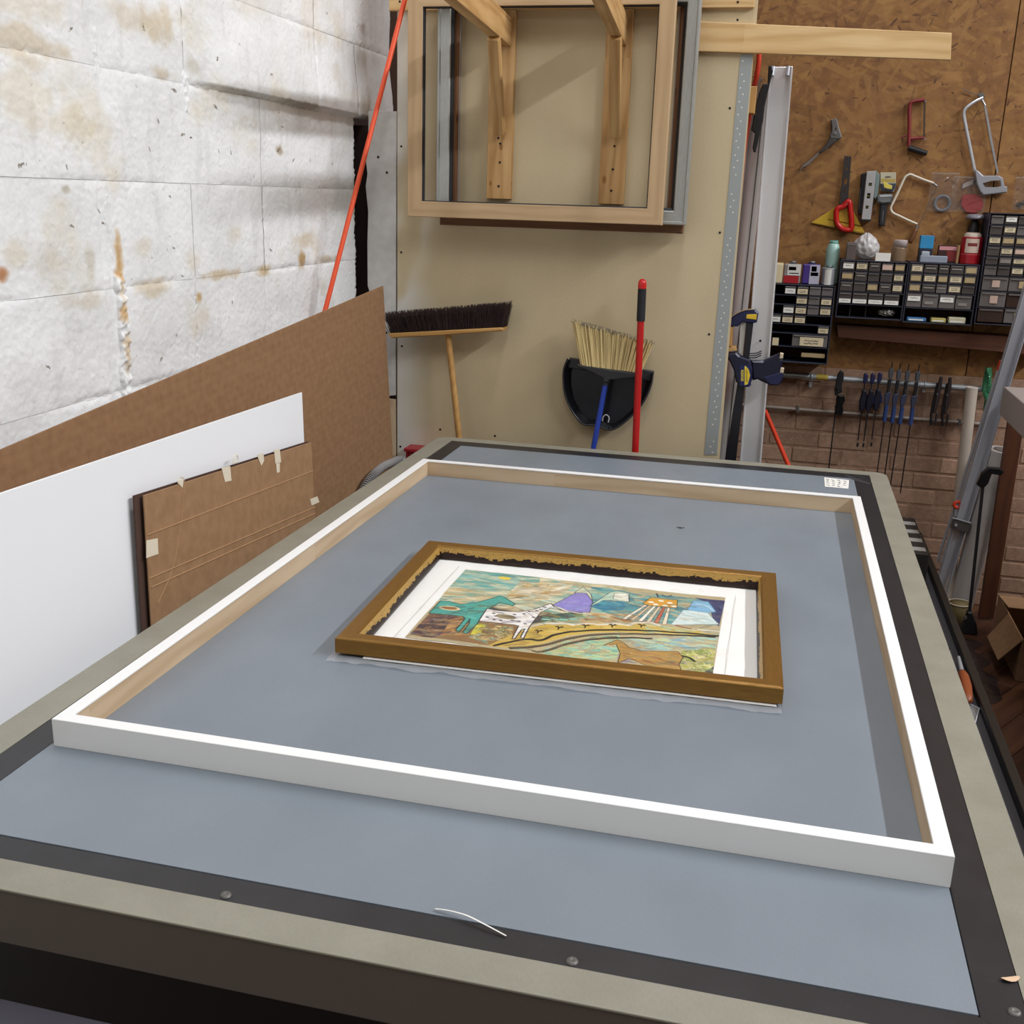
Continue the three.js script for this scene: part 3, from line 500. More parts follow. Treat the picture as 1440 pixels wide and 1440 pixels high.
  for (const [x, y] of [[419,547], [480,491], [480,492], [566,449], [656,413], [754,381]]) { c.strokeStyle = '#2c241c'; c.lineWidth = 5; c.beginPath(); c.moveTo(x, y + 12); c.lineTo(x, y - 8); c.moveTo(x - 14, y - 12); c.quadraticCurveTo(x, y - 2, x + 14, y - 12); c.moveTo(x - 8, y - 16); c.lineTo(x, y - 4); c.lineTo(x + 8, y - 16); c.stroke(); }
  // wagons and tents
  fillP([[415,277], [478,109], [511,120], [548,195], [557,307], [484,327], [443,298]], '#8f84c4', '#4a4660'); dab([[415,277], [482,129], [540,215], [557,307], [484,327]], ['#a59bd2', '#7d73b4', '#9a8fd0', '#8fa0cc'], 50, 6, 20, 3, 8, -0.5, 0.5, 0.6);
  fillP([[466,125], [487,54], [529,122], [548,195], [511,120]], '#c9cdb0', '#4a4a48');
  line([[384,350], [415,277], [484,327], [565,327]], '#e2d8c4', 6);
  fillP([[545,244], [595,77], [616,58], [668,64], [680,155], [597,165]], '#b9cdb6', '#37525a'); fillP([[551,249], [585,166], [680,169], [668,249], [603,278]], '#3f7d94'); dab([[551,249], [585,166], [680,169], [668,249]], ['#4f90a6', '#2f6a84', '#5aa3a8'], 40, 8, 26, 3, 7, 0, 0.3, 0.7);
  fillP([[614,85], [663,69], [678,149], [617,146]], '#e6e4d2', '#55605a', 2);
  for (let i = 0; i < 6; i++) { const a = i / 6, b = (i + 0.55) / 6, T0 = [739,167], T1 = [841,176], B0 = [678,335], B1 = [850,336]; fillP([[mix(T0[0], T1[0], a), mix(T0[1], T1[1], a)], [mix(T0[0], T1[0], b), mix(T0[1], T1[1], b)], [mix(B0[0], B1[0], b), mix(B0[1], B1[1], b)], [mix(B0[0], B1[0], a), mix(B0[1], B1[1], a)]], ['#e6ddc8', '#c9b394', '#efe9da', '#d6c6ac', '#b9604a', '#e2d6bc'][i], '#5a463c', 2); }
  fillP([[730,156], [752,83], [851,82], [857,169], [763,173]], '#d69a3c', '#5a3f22');
  for (const [x, y] of [[758,135], [793,108], [827,121], [778,154], [813,156], [845,153]]) { c.fillStyle = '#f3ecd8'; c.beginPath(); c.ellipse(x, y, 11, 9, 0, 0, 6.3); c.fill(); }
  line([[767,31], [777,71]], '#3a3340', 6); line([[788,37], [810,71], [824,34]], '#3a3340', 5);
  fillP([[882,179], [964,161], [1017,279], [852,332]], '#cfdcd6', '#6a8a94', 2); dab([[882,179], [964,161], [1017,279], [852,332]], ['#e2e9e0', '#a9c6c8', '#bcd2d2'], 40, 10, 40, 3, 7, 0.1, 0.3, 0.7);
  fillP([[911,73], [963,62], [999,153], [971,178], [896,170]], '#7fb0d0', '#47708c', 2); line([[922,103], [959,98], [986,145]], '#a8cce0', 10);
  line([[871,335], [923,352]], '#8d3a3a', 8); line([[950,355], [1026,346]], '#e4e6d6', 7);
  for (const [x, y] of [[423,426], [452,412], [482,406], [513,392]]) { c.fillStyle = '#8fc8b4'; c.beginPath(); c.ellipse(x, y, 20, 9, 0, 0, 6.3); c.fill(); c.strokeStyle = '#40302a'; c.lineWidth = 2; c.stroke(); }
  // horses
  fillP([[9,359], [42,355], [88,376], [146,339], [204,245], [222,253], [281,315], [275,333], [223,318], [206,383], [200,474], [198,551], [190,635], [173,632], [172,547], [163,504], [160,633], [144,617], [145,505], [133,489], [9,498]], '#4fa294', '#23433f', 4);
  dab([[12,369], [89,381], [147,345], [193,371], [183,506], [134,483], [17,492]], ['#5bb0a2', '#469486', '#6dbcae'], 50, 8, 30, 3, 8, 0.2, 0.4, 0.6);
  c.fillStyle = '#d8c79a'; c.beginPath(); c.ellipse(...[64,428], 42, 23, 0.15, 0, 6.3); c.fill(); c.fillStyle = '#9a6a42'; c.beginPath(); c.ellipse(...[64,428], 30, 14, 0.15, 0, 6.3); c.fill();
  fillP([[195,395], [229,397], [312,386], [359,341], [404,263], [424,298], [465,325], [414,310], [389,363], [383,441], [380,512], [385,621], [373,615], [369,535], [360,545], [357,634], [347,629], [342,513], [324,510], [197,511]], '#e9e3de', '#3a3236', 4);
  for (const [x, y] of [[217,469], [229,426], [246,483], [270,484], [242,448], [303,415], [309,471], [334,476], [359,486], [374,418], [346,368], [371,353], [382,336], [390,307], [334,398]]) { c.fillStyle = '#4a3d42'; c.beginPath(); c.ellipse(x, y, 7, 5, 0, 0, 6.3); c.fill(); }
  c.fillStyle = '#9c8c66'; c.beginPath(); c.ellipse(...[279,444], 36, 19, 0.15, 0, 6.3); c.fill(); c.strokeStyle = '#5a4c3c'; c.lineWidth = 2.5; c.stroke();
  line([[275,333], [343,376], [390,438], [431,476]], '#6a625c', 2.5);
  fillP([[692,527], [711,543], [738,583], [783,604], [899,568], [921,607], [913,667], [929,740], [911,746], [879,718], [807,709], [751,674], [721,723], [718,645], [693,570], [654,593]], '#b18a4c', '#4a3520', 3);
  dab([[703,566], [784,610], [905,578], [925,735], [826,703], [729,668]], ['#c29c5e', '#9a7440', '#b98a50', '#8a5a3c', '#a06a50'], 70, 8, 36, 3, 9, 0.15, 0.3, 0.65);
  line([[918,597], [939,601], [959,627]], '#1f2226', 10);
  dab([[252,607], [319,549], [333,674], [210,667]], ['#f2ecd8', '#e6ddae'], 60, 1.5, 3.5, 1.5, 3, 0, 1, 0.9); dab([[923,538], [1015,509], [1018,706], [928,709]], ['#f4f2dc'], 70, 1.5, 3.5, 1.5, 3, 0, 1, 0.9); dab([[545,589], [672,534], [689,681], [545,726]], ['#eef2dc'], 40, 1.5, 3, 1.5, 3, 0, 1, 0.8);
  dab(all, ['#5b6a66', '#8a7a58', '#c9bb92', '#6f9a92', '#a88a58', '#3f4a4c'], 420, 10, 46, 4, 13, -0.2, 0.7, 0.22); dab([[0, h * 0.45], [w * 0.45, h * 0.5], [w * 0.42, h], [0, h]], ['#3a3034', '#4a3a3c', '#6a4c34'], 70, 10, 40, 4, 12, -0.4, 0.6, 0.3);
  dab(all, ['#2c2a2c', '#4a4238'], 420, 2, 9, 0.8, 2.2, -0.3, 1.2, 0.35); dab(all, ['#f0ead6', '#e6dcae', '#cfe0d4'], 320, 2, 8, 0.8, 2.4, -0.2, 1.2, 0.4);
  c.fillStyle = '#e2c850'; c.beginPath(); c.ellipse(...[176,56], 26, 16, 0.2, 0, 6.3); c.fill();
});
{
  const t = thing('art_print', 'colour print of painted horses and tracks on white-bordered paper, inside the gold frame', 'art print');
  t.position.set(GF.x, TY + 0.0042, GF.z); t.rotation.y = 0.0335;
  // a limp sheet: gentle ripples across it
  const wave = (x, z) => 0.0011 * Math.sin(x * 26 + z * 31) * (0.5 + 0.5 * n2(x * 4, z * 4)) + 0.0006 * n2(x * 22, z * 9);
  const W = 0.775, H = 0.585, nx = 90, nz = 70, g = new THREE.PlaneGeometry(W, H, nx, nz).rotateX(-Math.PI / 2), p = g.attributes.position;
  for (let i = 0; i < p.count; i++) p.setY(i, 0.0012 + wave(p.getX(i), p.getZ(i)) * smooth(W / 2, W / 2 - 0.06, Math.abs(p.getX(i))));
  g.computeVertexNormals(); const paper = part('paper', g, plain(0xf1efea, 0.45), t);
  const c = Math.cos(-0.0335), s = Math.sin(-0.0335), loc = (x, z) => { const a = x - GF.x, b = z - GF.z; return [a * c + b * s, -a * s + b * c]; };
  const ig = new THREE.PlaneGeometry(1, 1, 70, 50), q = ig.attributes.position, uv = ig.attributes.uv;
  for (let i = 0; i < q.count; i++) { const u = q.getX(i) + 0.5, v = q.getY(i) + 0.5, [x, z] = loc(-0.661 + 0.603 * u, -2.325 + 0.43 * (1 - v)); q.setXYZ(i, x, 0.0023 + wave(x, z) * smooth(W / 2, W / 2 - 0.06, Math.abs(x)), z); uv.setXY(i, u, v); }
  ig.computeVertexNormals();
  part('picture', ig, std({ map: art, roughness: 0.4 }), t);
  // faint ruled border lines either side of the picture
  for (const [a, b] of [[-0.036, 0.0008], [-0.012, 0.0008]].slice(0, 1)) { for (const x of [-0.661 - 0.02, -0.058 + 0.022]) { const k = loc(x, -2.11); part('ruled_line', new THREE.BoxGeometry(0.0012, 0.0002, 0.46).rotateY(-0.0335).translate(k[0], 0.0030, k[1]), plain(0xc9c5bd, 0.6), t); } }
}
{
  // clear film under the gold frame, its front edge showing
  const W = 0.838, D = 0.655, g = new THREE.PlaneGeometry(W, D, 110, 60).rotateX(-Math.PI / 2), p = g.attributes.position;
  for (let i = 0; i < p.count; i++) {
    const x = p.getX(i), z = p.getZ(i), e = smooth(0.285, 0.325, z);
    p.setY(i, 0.0012 + 0.0005 * n2(x * 9, z * 9) + e * (0.0022 + 0.0025 * n2(x * 13, z * 26) + 0.0018 * n2(x * 34, z * 12)) ); p.setZ(i, z + e * 0.004 * n2(x * 7, 2));
  }
  g.computeVertexNormals();
  const m = part('plastic_sleeve', g, phys({ color: 0xf2f4f6, transmission: 0.8, thickness: 0, roughness: 0.2, ior: 1.45 }), scene);
  m.position.set(GF.x - 0.004, TY, GF.z + 0.022); m.rotation.y = 0.0335; m.userData = { label: 'clear plastic sleeve lying under the gold frame with its crinkled front edge sticking out', category: 'plastic sleeve' };
  const b = part('backing_sheet', span(-0.365, 0.40, 0, 0.0018, -0.29, 0.318, 0.0004), M.paperWhite, scene);
  b.position.set(GF.x + 0.006, TY + 0.0028, GF.z + 0.004); b.rotation.y = 0.0335; b.userData = { label: 'thin white backing sheet whose edge shows below the gold frame', category: 'backing sheet' };
}
{
  const a = [[-0.3443,0.8530,-1.1018], [-0.3292,0.8550,-1.1004], [-0.3031,0.8570,-1.0951], [-0.2783,0.8560,-1.0868], [-0.2477,0.8515,-1.0784]];
  const c = new THREE.CatmullRomCurve3(a.map(V)), n = 40, pos = [], idx = [];
  for (let i = 0; i <= n; i++) { const p = c.getPoint(i / n), t = c.getTangent(i / n), s = new THREE.Vector3(-t.z, 0.25, t.x).normalize().multiplyScalar(0.0016 * (1 - 0.6 * Math.abs(i / n - 0.5))); for (const k of [1, -1]) for (const y of [0.0003, -0.0003]) pos.push(p.x + s.x * k, p.y + s.y * k + y, p.z + s.z * k); if (i < n) { const o = i * 4; for (const [x, y] of [[0, 2], [2, 3], [3, 1], [1, 0]]) idx.push(o + x, o + y, o + 4 + x, o + y, o + 4 + y, o + 4 + x); } }
  const g = new THREE.BufferGeometry(); g.setAttribute('position', new THREE.Float32BufferAttribute(pos, 3)); g.setIndex(idx); g.computeVertexNormals();
  single('paper_sliver', g, M.paperWhite, 'thin curled white sliver lying across the dark border at the near edge of the table', 'sliver');
  const chip = new THREE.SphereGeometry(1, 12, 8); const cp = chip.attributes.position; for (let i = 0; i < cp.count; i++) { const x = cp.getX(i), y = cp.getY(i), z = cp.getZ(i); cp.setXYZ(i, x * 0.011 + z * 0.004, y * 0.0014 + 0.002 + 0.0028 * x * x, z * 0.0045 * (1 - 0.35 * x)); }
  chip.computeVertexNormals(); const w = single('wood_chip', chip.rotateY(0.5), plain(0xd9b896, 0.7), 'small curled wood chip on the dark border at the near right corner', 'wood chip'); const wp = [0.3304,0.8500,-1.1654]; w.position.set(wp[0], TY - 0.0006, wp[2]);
  const bug = merge([new THREE.SphereGeometry(1, 8, 6).scale(0.004, 0.0018, 0.003), rod([0.003, 0, 0], [0.011, 0.002, 0.003], 0.001), rod([-0.003, 0, 0], [-0.01, 0.002, 0.002], 0.001)]);
  const d = single('grit_speck', bug, M.darkGrey, 'dark speck of grit on the grey panel behind the gold frame', 'debris'); const dp = [-0.2067,0.8500,-2.8534]; d.position.set(dp[0], TY + 0.0002, dp[2]);
}

// ---------------------------------------------------------------- sheets leaning in the gap on the left
const along = (a, b, y) => { const t = (y - a[1]) / (b[1] - a[1]); return [mix(a[0], b[0], t), y, mix(a[2], b[2], t)]; };
const far = (a, b, t) => [0, 1, 2].map((k) => a[k] + (b[k] - a[k]) * t);
{
  const TR = [-1.4000,1.3803,-3.7567], BR = along(TR, [-1.3286,0.7828,-3.6571], 0.004), TL = far(TR, [-1.3813,1.2232,-1.6865], 1.12), BL0 = [TL[0] + BR[0] - TR[0], TL[1] + BR[1] - TR[1], TL[2] + BR[2] - TR[2]], BL = along(TL, BL0, 0.004);
  single('cardboard_sheet', slab([TL, TR, BR, BL], 0.005), M.card, 'large brown cardboard sheet leaning against the white block wall, behind the white board', 'cardboard');
}
{
  const TR = [-1.3001,1.1507,-2.8246], TL = far(TR, [-1.3020,1.1748,-1.5784], 1.25), BR = along(TR, [-1.2889,1.0151,-2.8063], 0.004), BL = along(TL, [TL[0] + BR[0] - TR[0], TL[1] + BR[1] - TR[1], TL[2] + BR[2] - TR[2]], 0.004);
  const t = thing('foam_board', 'white foam board leaning in front of the large brown cardboard sheet', 'board');
  part('core', slab([TL, TR, BR, BL], 0.006), plain(0xefeff0, 0.55), t);
  settle(t);
}
{
  const t = thing('cardboard_sheet', 'small folded corrugated cardboard with bits of masking tape, in front of the white board', 'cardboard');
  const TL = [-1.2641,1.0758,-1.9545], TR = [-1.2593,1.0160,-2.7939], BR = along(TR, [-1.2467,0.8584,-2.7765], 0.006), BL = along(TL, [-1.2422,0.8026,-1.9171], 0.006);
  const f = part('front_sheet', slab([TL, TR, BR, BL], 0.004), M.cardSmall, t);
  const off = (a, d, z) => [a[0] - d, a[1] + 0.003, a[2] + z];
  part('back_sheet', slab([off(TL, 0.012, 0.018), off(TR, 0.008, 0.004), off(BR, 0.008, 0.004), off(BL, 0.012, 0.014)], 0.004), plain(0x4a3228, 0.9), t);
  const crease = plain(0xb08a62, 0.85), up = 0.0045;
  const on = (a) => [a[0] + up, a[1], a[2]];
  for (const [a, b] of [[[-1.2574,0.9925,-1.9475], [-1.2528,0.9355,-2.7847]], [[-1.2501,0.9009,-1.9331], [-1.2445,0.8314,-2.7751]], [[-1.2484,0.8801,-1.9334], [-1.2431,0.8136,-2.7709]]]) part('crease', rod(on(a), on(b), 0.0012, 0.0012, 6), crease, f);
  part('tear_line', tube([on([-1.2636,1.0704,-2.1161]), on([-1.2565,0.9817,-2.0793]), on([-1.2494,0.8924,-2.0217]), on([-1.2451,0.8385,-1.9510])], 0.0009, { n: 24, seg: 6 }), crease, f);
  const T = (pts) => part('masking_tape', slab(pts.map((a) => [a[0] + 0.0042, a[1], a[2]]), 0.0007), M.tape, f);
  T([[-1.2566,0.9823,-1.9396], [-1.2560,0.9745,-1.9816], [-1.2533,0.9410,-1.9762], [-1.2537,0.9459,-1.9306]]);
  T([[-1.2639,1.0742,-2.0869], [-1.2641,1.0757,-2.1144], [-1.2624,1.0555,-2.1034], [-1.2637,1.0712,-2.0862]]);
  T([[-1.2628,1.0597,-2.2824], [-1.2624,1.0555,-2.3235], [-1.2595,1.0188,-2.3218], [-1.2598,1.0228,-2.2908]]);
  T([[-1.2621,1.0510,-2.4647], [-1.2619,1.0489,-2.5000], [-1.2603,1.0285,-2.4992], [-1.2596,1.0195,-2.4809]]);
  T([[-1.2615,1.0434,-2.5604], [-1.2612,1.0401,-2.5936], [-1.2583,1.0035,-2.5934], [-1.2586,1.0071,-2.5602]]);
  T([[-1.2585,1.0062,-2.5642], [-1.2583,1.0035,-2.5848], [-1.2564,0.9796,-2.5792], [-1.2565,0.9816,-2.5625]]);
  T([[-1.2469,0.8616,-2.7478], [-1.2466,0.8575,-2.7962], [-1.2450,0.8378,-2.8067], [-1.2453,0.8416,-2.7528]]);
  part('tape_curl', tube([on([-1.2626,1.0574,-2.3383]), on([-1.2635,1.0693,-2.3484]), on([-1.2638,1.0730,-2.3638]), on([-1.2627,1.0588,-2.3640]), on([-1.2627,1.0584,-2.3421])], 0.0016, { n: 24, seg: 6 }), M.tape, f);
  part('tape_curl', tube([on([-1.2639,1.0742,-2.0869]), on([-1.2644,1.0805,-2.0944]), on([-1.2641,1.0764,-2.1115]), on([-1.2637,1.0711,-2.1132])], 0.0014, { n: 20, seg: 6 }), M.tape, f);
  settle(t);
}
{
  const pts = [[-1.2900,0.7336,-3.2392], [-1.2900,0.7677,-3.3174], [-1.2900,0.7795,-3.3709], [-1.3000,0.7798,-3.4733], [-1.3100,0.7675,-3.6020], [-1.3000,0.7576,-3.6966], [-1.2600,0.7403,-3.6929]];
  const t = thing('corrugated_hose', 'grey corrugated hose curving out of the gap at the far left of the table', 'hose');
  const c = new THREE.CatmullRomCurve3(pts.map(V)); part('hose_core', new THREE.TubeGeometry(c, 60, 0.0115, 10), M.charcoal, t);
  const rings = []; for (let i = 0; i <= 48; i++) { const p = c.getPointAt(i / 48), d = c.getTangentAt(i / 48), g = new THREE.TorusGeometry(0.0125, 0.0026, 6, 14); g.applyQuaternion(new THREE.Quaternion().setFromUnitVectors(new THREE.Vector3(0, 0, 1), d)); rings.push(g.translate(p.x, p.y, p.z)); }
  const m = part('hose_ribs', merge(rings), plain(0x8f8c88, 0.5), t);
  settle(t);
}
{
  const t = thing('plastic_crate', 'ribbed dark red plastic crate on the floor behind the far left table corner', 'crate');
  const a = [-1.3489,0.7616], b = [-1.2601,0.7689], x0 = a[0], x1 = b[0] + 0.1, y1 = a[1];
  part('body', span(x0, x1, 0, y1 - 0.012, -3.94, -3.87, 0.004), plain(0x8a1c24, 0.45), t);
  part('edge', span(x0 - 0.006, x1 + 0.006, y1 - 0.014, y1, -3.944, -3.864, 0.003), plain(0x9c222a, 0.45), t);
  const n = Math.floor((x1 - x0) / 0.014); for (let i = 0; i < n; i++) part('rib', span(x0 + 0.003 + i * 0.014, x0 + 0.009 + i * 0.014, y1 - 0.12, y1 - 0.014, -3.872, -3.865, 0.001), plain(0x7c1820, 0.45), t);
  settle(t);
}
// orange cord hanging in the left corner
single('orange_cable', (() => { const a = [-1.3607,2.2282], b = [-1.5050,1.3285,-3.4989], A = [a[0], a[1], -3.80]; return tube([far(A, b, -0.5), A, far(A, b, 0.5), b, far(A, b, 1.15), far(A, b, 1.3), [-1.50, b[1] - 0.7, b[2] + 0.2]], 0.0085, { n: 90, seg: 10 }); })(), M.orange, 'bright orange cable hanging slanted across the dark corner beside the white wall', 'cable');

// ---------------------------------------------------------------- brackets and frames on the partition
const YA = 2.2, aw = 0.038, ah = 0.089;
for (const [bx0, bx1, by, ax0, ax1, bt, bb, lab] of [
  [-1.064, -0.974, 1.693, -1.005, -0.932, [-1.0039,2.2000,-3.7638], [-1.0159,1.9159,-3.9050], 'left one of the two wooden wall brackets inside the hanging frames'],
  [-0.657, -0.568, 1.687, -0.606, -0.533, [-0.5961,2.2000,-3.7564], [-0.6051,1.9152,-3.9050], 'right one of the two wooden wall brackets inside the hanging frames']]) {
  const t = thing('wall_bracket', lab, 'bracket', 'wooden wall brackets');
  part('upright', span(bx0, bx1, by, 2.316, ZD, ZD + 0.026, 0.002, 'y'), M.pine, t);
  part('arm', bar([ax0, YA + ah / 2, ZD + 0.027], [ax1, YA + ah / 2, -3.02], ah, aw, [1, 0, 0]), M.pine, t);
  part('brace', bar([mix(ax0, ax1, (ZD + 0.027 + 3.69) / 0.93 * -1), YA - 0.002, -3.69], [bb[0], bb[1], -3.905], aw * 0.98, aw * 0.9, [0, 0, 1]), M.pine, t);
  const hs = bx0 < -0.9 ? [[-1.0246,1.8996], [-1.0170,1.8812], [-1.0165,1.8180], [-1.0192,1.7369]] : [[-0.6088,1.8800], [-0.6102,1.8036], [-0.6120,1.7324]];
  for (const [x, y] of hs) part('screw', disc(x, y, ZD + 0.0265, 0.0042, 0.0018, 10), M.screw, t);
  settle(t);
}
function hungFrame(label, x0, x1, y0, y1, z, depth, profile, mat, inner, imat) {
  const t = thing('hanging_frame', label, 'picture frame', 'empty frames hung on the wall brackets'), W = x1 - x0, H = y1 - y0;
  t.position.set((x0 + x1) / 2, y0, z - depth);
  for (let s = 0; s < 4; s++) {
    const r = part('rail', rail(W, H, s, profile.slice().reverse()).rotateX(Math.PI / 2).translate(0, H / 2, 0), mat, t);
    part('rabbet', rail(W, H, s, inner.slice().reverse()).rotateX(Math.PI / 2).translate(0, H / 2, 0), imat, r);
  }
  return t;
}
hungFrame('pale oak empty frame hung foremost on the wall brackets', -1.320, -0.415, 1.624, 2.362, -3.80, 0.03, [[0, 0], [0.052, 0], [0.053, 0.0285], [0.0515, 0.030], [0.002, 0.030], [0, 0.028]], M.oak, [[0.053, 0.004], [0.0565, 0.004], [0.0565, 0.0235], [0.053, 0.0265]], M.charcoal);
M.silver = std({ map: tex(256, 256, (u, v) => { const f = n2(u * 6, v * 90) * 8 + fbm(u * 10, v * 10, 3) * 7; return [176 + f, 177 + f, 172 + f]; }, { size: [0.4, 0.1] }), roughness: 0.38, metalness: 0.55 });
hungFrame('silver empty frame with a black inner edge, hung behind the pale oak frame', -1.234, -0.340, 1.6255, 2.372, -3.86, 0.03, [[0, 0], [0.046, 0], [0.046, 0.020], [0.043, 0.023], [0.012, 0.0245], [0.009, 0.03], [0.003, 0.03], [0, 0.026]], M.silver, [[0.046, 0.002], [0.0555, 0.002], [0.0555, 0.013], [0.0465, 0.0185]], M.black);

hungFrame('thin brown empty frame hung hindmost, showing below the pale oak frame', [-1.2282,1.5921][0], [-0.3511,1.6053][0], ([-1.2282,1.5896][1] + [-0.3509,1.6029][1]) / 2, 2.42, -3.893, 0.026, [[0, 0], [0.058, 0], [0.060, 0.010], [0.054, 0.020], [0.004, 0.026], [0, 0.024]], std({ map: M.pineDark.map, color: 0xb8a090, roughness: 0.6 }), [[0.0602, 0.001], [0.064, 0.001], [0.064, 0.008], [0.0602, 0.009]], plain(0x8a8078, 0.5));
// ---------------------------------------------------------------- brooms by the partition
function strands(b0, b1, t0, t1, n, r, z0, zt, jit, seed, seg = 3) {
  const g = [], q = rng(seed);
  for (let i = 0; i < n; i++) {
    const s = q(), zz = z0 + (q() - 0.5) * zt, e = (q() - 0.5) * jit, tt = clamp(s + e * 0.25, 0, 1);
    const a = [mix(b0[0], b1[0], s), mix(b0[1], b1[1], s), zz], b = [mix(t0[0], t1[0], tt), mix(t0[1], t1[1], tt) + (q() - 0.6) * jit * 0.12, zz + (q() - 0.5) * zt * 0.4];
    const h = V(b).sub(V(a)).length(), c = new THREE.CylinderGeometry(r * 0.6, r, h, seg, 1, true);
    c.applyQuaternion(new THREE.Quaternion().setFromUnitVectors(new THREE.Vector3(0, 1, 0), V(b).sub(V(a)).normalize())).translate((a[0] + b[0]) / 2, (a[1] + b[1]) / 2, (a[2] + b[2]) / 2); g.push(c);
  }
  return merge(g);
}
{
  const t = thing('push_broom', 'wide push broom with dark brown bristles turned up, leaning on the partition', 'broom');
  const a = [-1.4025,1.1988], b = [-0.9677,1.2455], c = [-1.4315,1.2686], d = [-0.9522,1.3315], h = [-1.1836,1.2100], e = [-1.1297,0.8265];
  part('head', metric(ext([[-1.4089,1.2001], [-0.9751,1.2467], [-0.9648,1.2441], [-0.9666,1.2342], [-1.1647,1.2091], [-1.1899,1.2057], [-1.3939,1.1839]], -3.905, 0.07, 0.004), 'x'), M.handle, t);
  part('bristle_core', ext([[-1.3981,1.2015], [-0.9730,1.2452], [-0.9607,1.3148], [-1.4174,1.2585]], -3.90, 0.055, 0.004), plain(0x1d1210, 0.9), t);
  const br = part('bristles', strands(a, b, c, d, 2600, 0.0011, -3.872, 0.066, 0.16, 51), plain(0x36221d, 0.75), t); br.userData.kind = 'stuff';
  part('handle', rod(along([h[0], h[1], -3.868], [e[0], e[1], -3.85], 0.006), [h[0], h[1], -3.868], 0.0115, 0.0115, 16), M.handle, t);
  settle(t);
}
{
  const t = thing('broom', 'upside-down household broom with straw-coloured bristles and blue handle, before the dustpan', 'broom');
  const h = [-0.5866,1.0704], e = [-0.6160,0.8253];
  part('cap', ext([[-0.6898,1.1290], [-0.5696,1.1181], [-0.4533,1.1108], [-0.4562,1.0986], [-0.5721,1.0789], [-0.5744,1.0694], [-0.5970,1.0707], [-0.5939,1.0830], [-0.6438,1.1054], [-0.6878,1.1179]], -3.885, 0.034, 0.004), plain(0x2c2b2d, 0.45), t);
  const s = strands([-0.6802,1.1263], [-0.4626,1.1125], [-0.7203,1.2820], [-0.4244,1.2169], 420, 0.0026, -3.868, 0.03, 0.10, 77, 5);
  const b = part('bristles', s, plain(0xdcc58c, 0.65), t); b.userData.kind = 'stuff';
  const tips = strands([-0.7177,1.2763], [-0.4258,1.2109], [-0.7238,1.2873], [-0.4216,1.2225], 420, 0.0012, -3.868, 0.034, 0.09, 79, 3); const tp = part('bristle_tips', tips, plain(0x8c8270, 0.8), t); tp.userData.kind = 'stuff';
  part('handle', rod(along([h[0], h[1], -3.87], [e[0], e[1], -3.845], 0.006), [h[0], h[1], -3.868], 0.0098, 0.0098, 16), M.blue, t);
  part('ferrule', rod(far([h[0], h[1], -3.868], [e[0], e[1], -3.845], 0.05), far([h[0], h[1], -3.868], [e[0], e[1], -3.845], -0.06), 0.0115, 0.013, 16), plain(0x2c2b2d, 0.45), t);
  settle(t);
}
{
  const t = thing('dustpan', 'black plastic dustpan hanging on the partition behind the broom and the red pole', 'dustpan');
  const out = [[-0.7501,1.0994], [-0.7374,1.1395], [-0.5792,1.1231], [-0.4226,1.1088], [-0.4257,1.0712], [-0.4391,1.0255], [-0.4579,0.9876], [-0.4930,0.9430], [-0.5245,0.9118], [-0.5521,0.8927], [-0.5759,0.8875], [-0.6053,0.8968], [-0.6344,0.9004], [-0.6659,0.8999], [-0.7040,0.9359], [-0.7330,0.9856], [-0.7474,1.0375]];
  const cx = out.reduce((s, p) => s + p[0], 0) / out.length, cy = out.reduce((s, p) => s + p[1], 0) / out.length, inn = out.map(([x, y]) => [mix(x, cx, 0.13), mix(y, cy, 0.13)]);
  const gl = plain(0x17171b, 0.2), m0 = part('pan_floor', ext(inn, -3.948, 0.004, 0.001), gl, t);
  const pos = []; for (let i = 0; i < out.length; i++) { const j = (i + 1) % out.length; if (i === 1 || i === 2) continue; const A = [...inn[i], -3.945], B = [...inn[j], -3.945], C = [...out[j], -3.905], D = [...out[i], -3.905]; pos.push(...A, ...B, ...C, ...A, ...C, ...D); }
  const wg = new THREE.BufferGeometry(); wg.setAttribute('position', new THREE.Float32BufferAttribute(pos, 3)); wg.computeVertexNormals(); part('side_wall', wg, gl, t);
  part('rim', tube(z3([...out.slice(3), out[0], out[1]], -3.905), 0.0035, { n: 120, seg: 8 }), plain(0x2e2e33, 0.3), t);
  part('lip', ext([[-0.7345,1.1401], [-0.4224,1.1103], [-0.4256,1.0736], [-0.5757,1.0885], [-0.7396,1.1029]], -3.944, 0.02, 0.003), plain(0x2b2a2c, 0.5), t);
  part('hanging_hole_rim', tube(z3([[-0.6021,0.9107], [-0.6010,0.9253], [-0.5905,0.9357], [-0.5790,0.9269], [-0.5808,0.9075]], -3.9425), 0.0022, { n: 30, seg: 8 }), plain(0xd8d8d8, 0.4), t);
  settle(t);
}
{
  const t = thing('mop_pole', 'red pole with a black foam grip and red end cap, before the dustpan', 'pole');
  const a = [...[-0.4719,1.4302], -3.83], e = [...[-0.4583,0.8353], -3.815], g0 = far(a, e, 0.035), g1 = far(a, e, 0.222);
  part('pole', rod(along(a, e, 0.005), g1, 0.0125, 0.0122, 18), M.red, t);
  part('grip', rod(g1, g0, 0.0148, 0.0148, 18), plain(0x1b1a1d, 0.8), t);
  part('end_cap', (() => { const g = lathe([[0.0148, 0], [0.0152, 0.014], [0.0135, 0.024], [0.009, 0.031], [0, 0.034]], 0, 0, 0); const d = V(a).sub(V(e)).normalize(); return g.applyQuaternion(new THREE.Quaternion().setFromUnitVectors(new THREE.Vector3(0, 1, 0), d)).translate(...g0); })(), plain(0xc2201e, 0.25), t);
  settle(t);
}

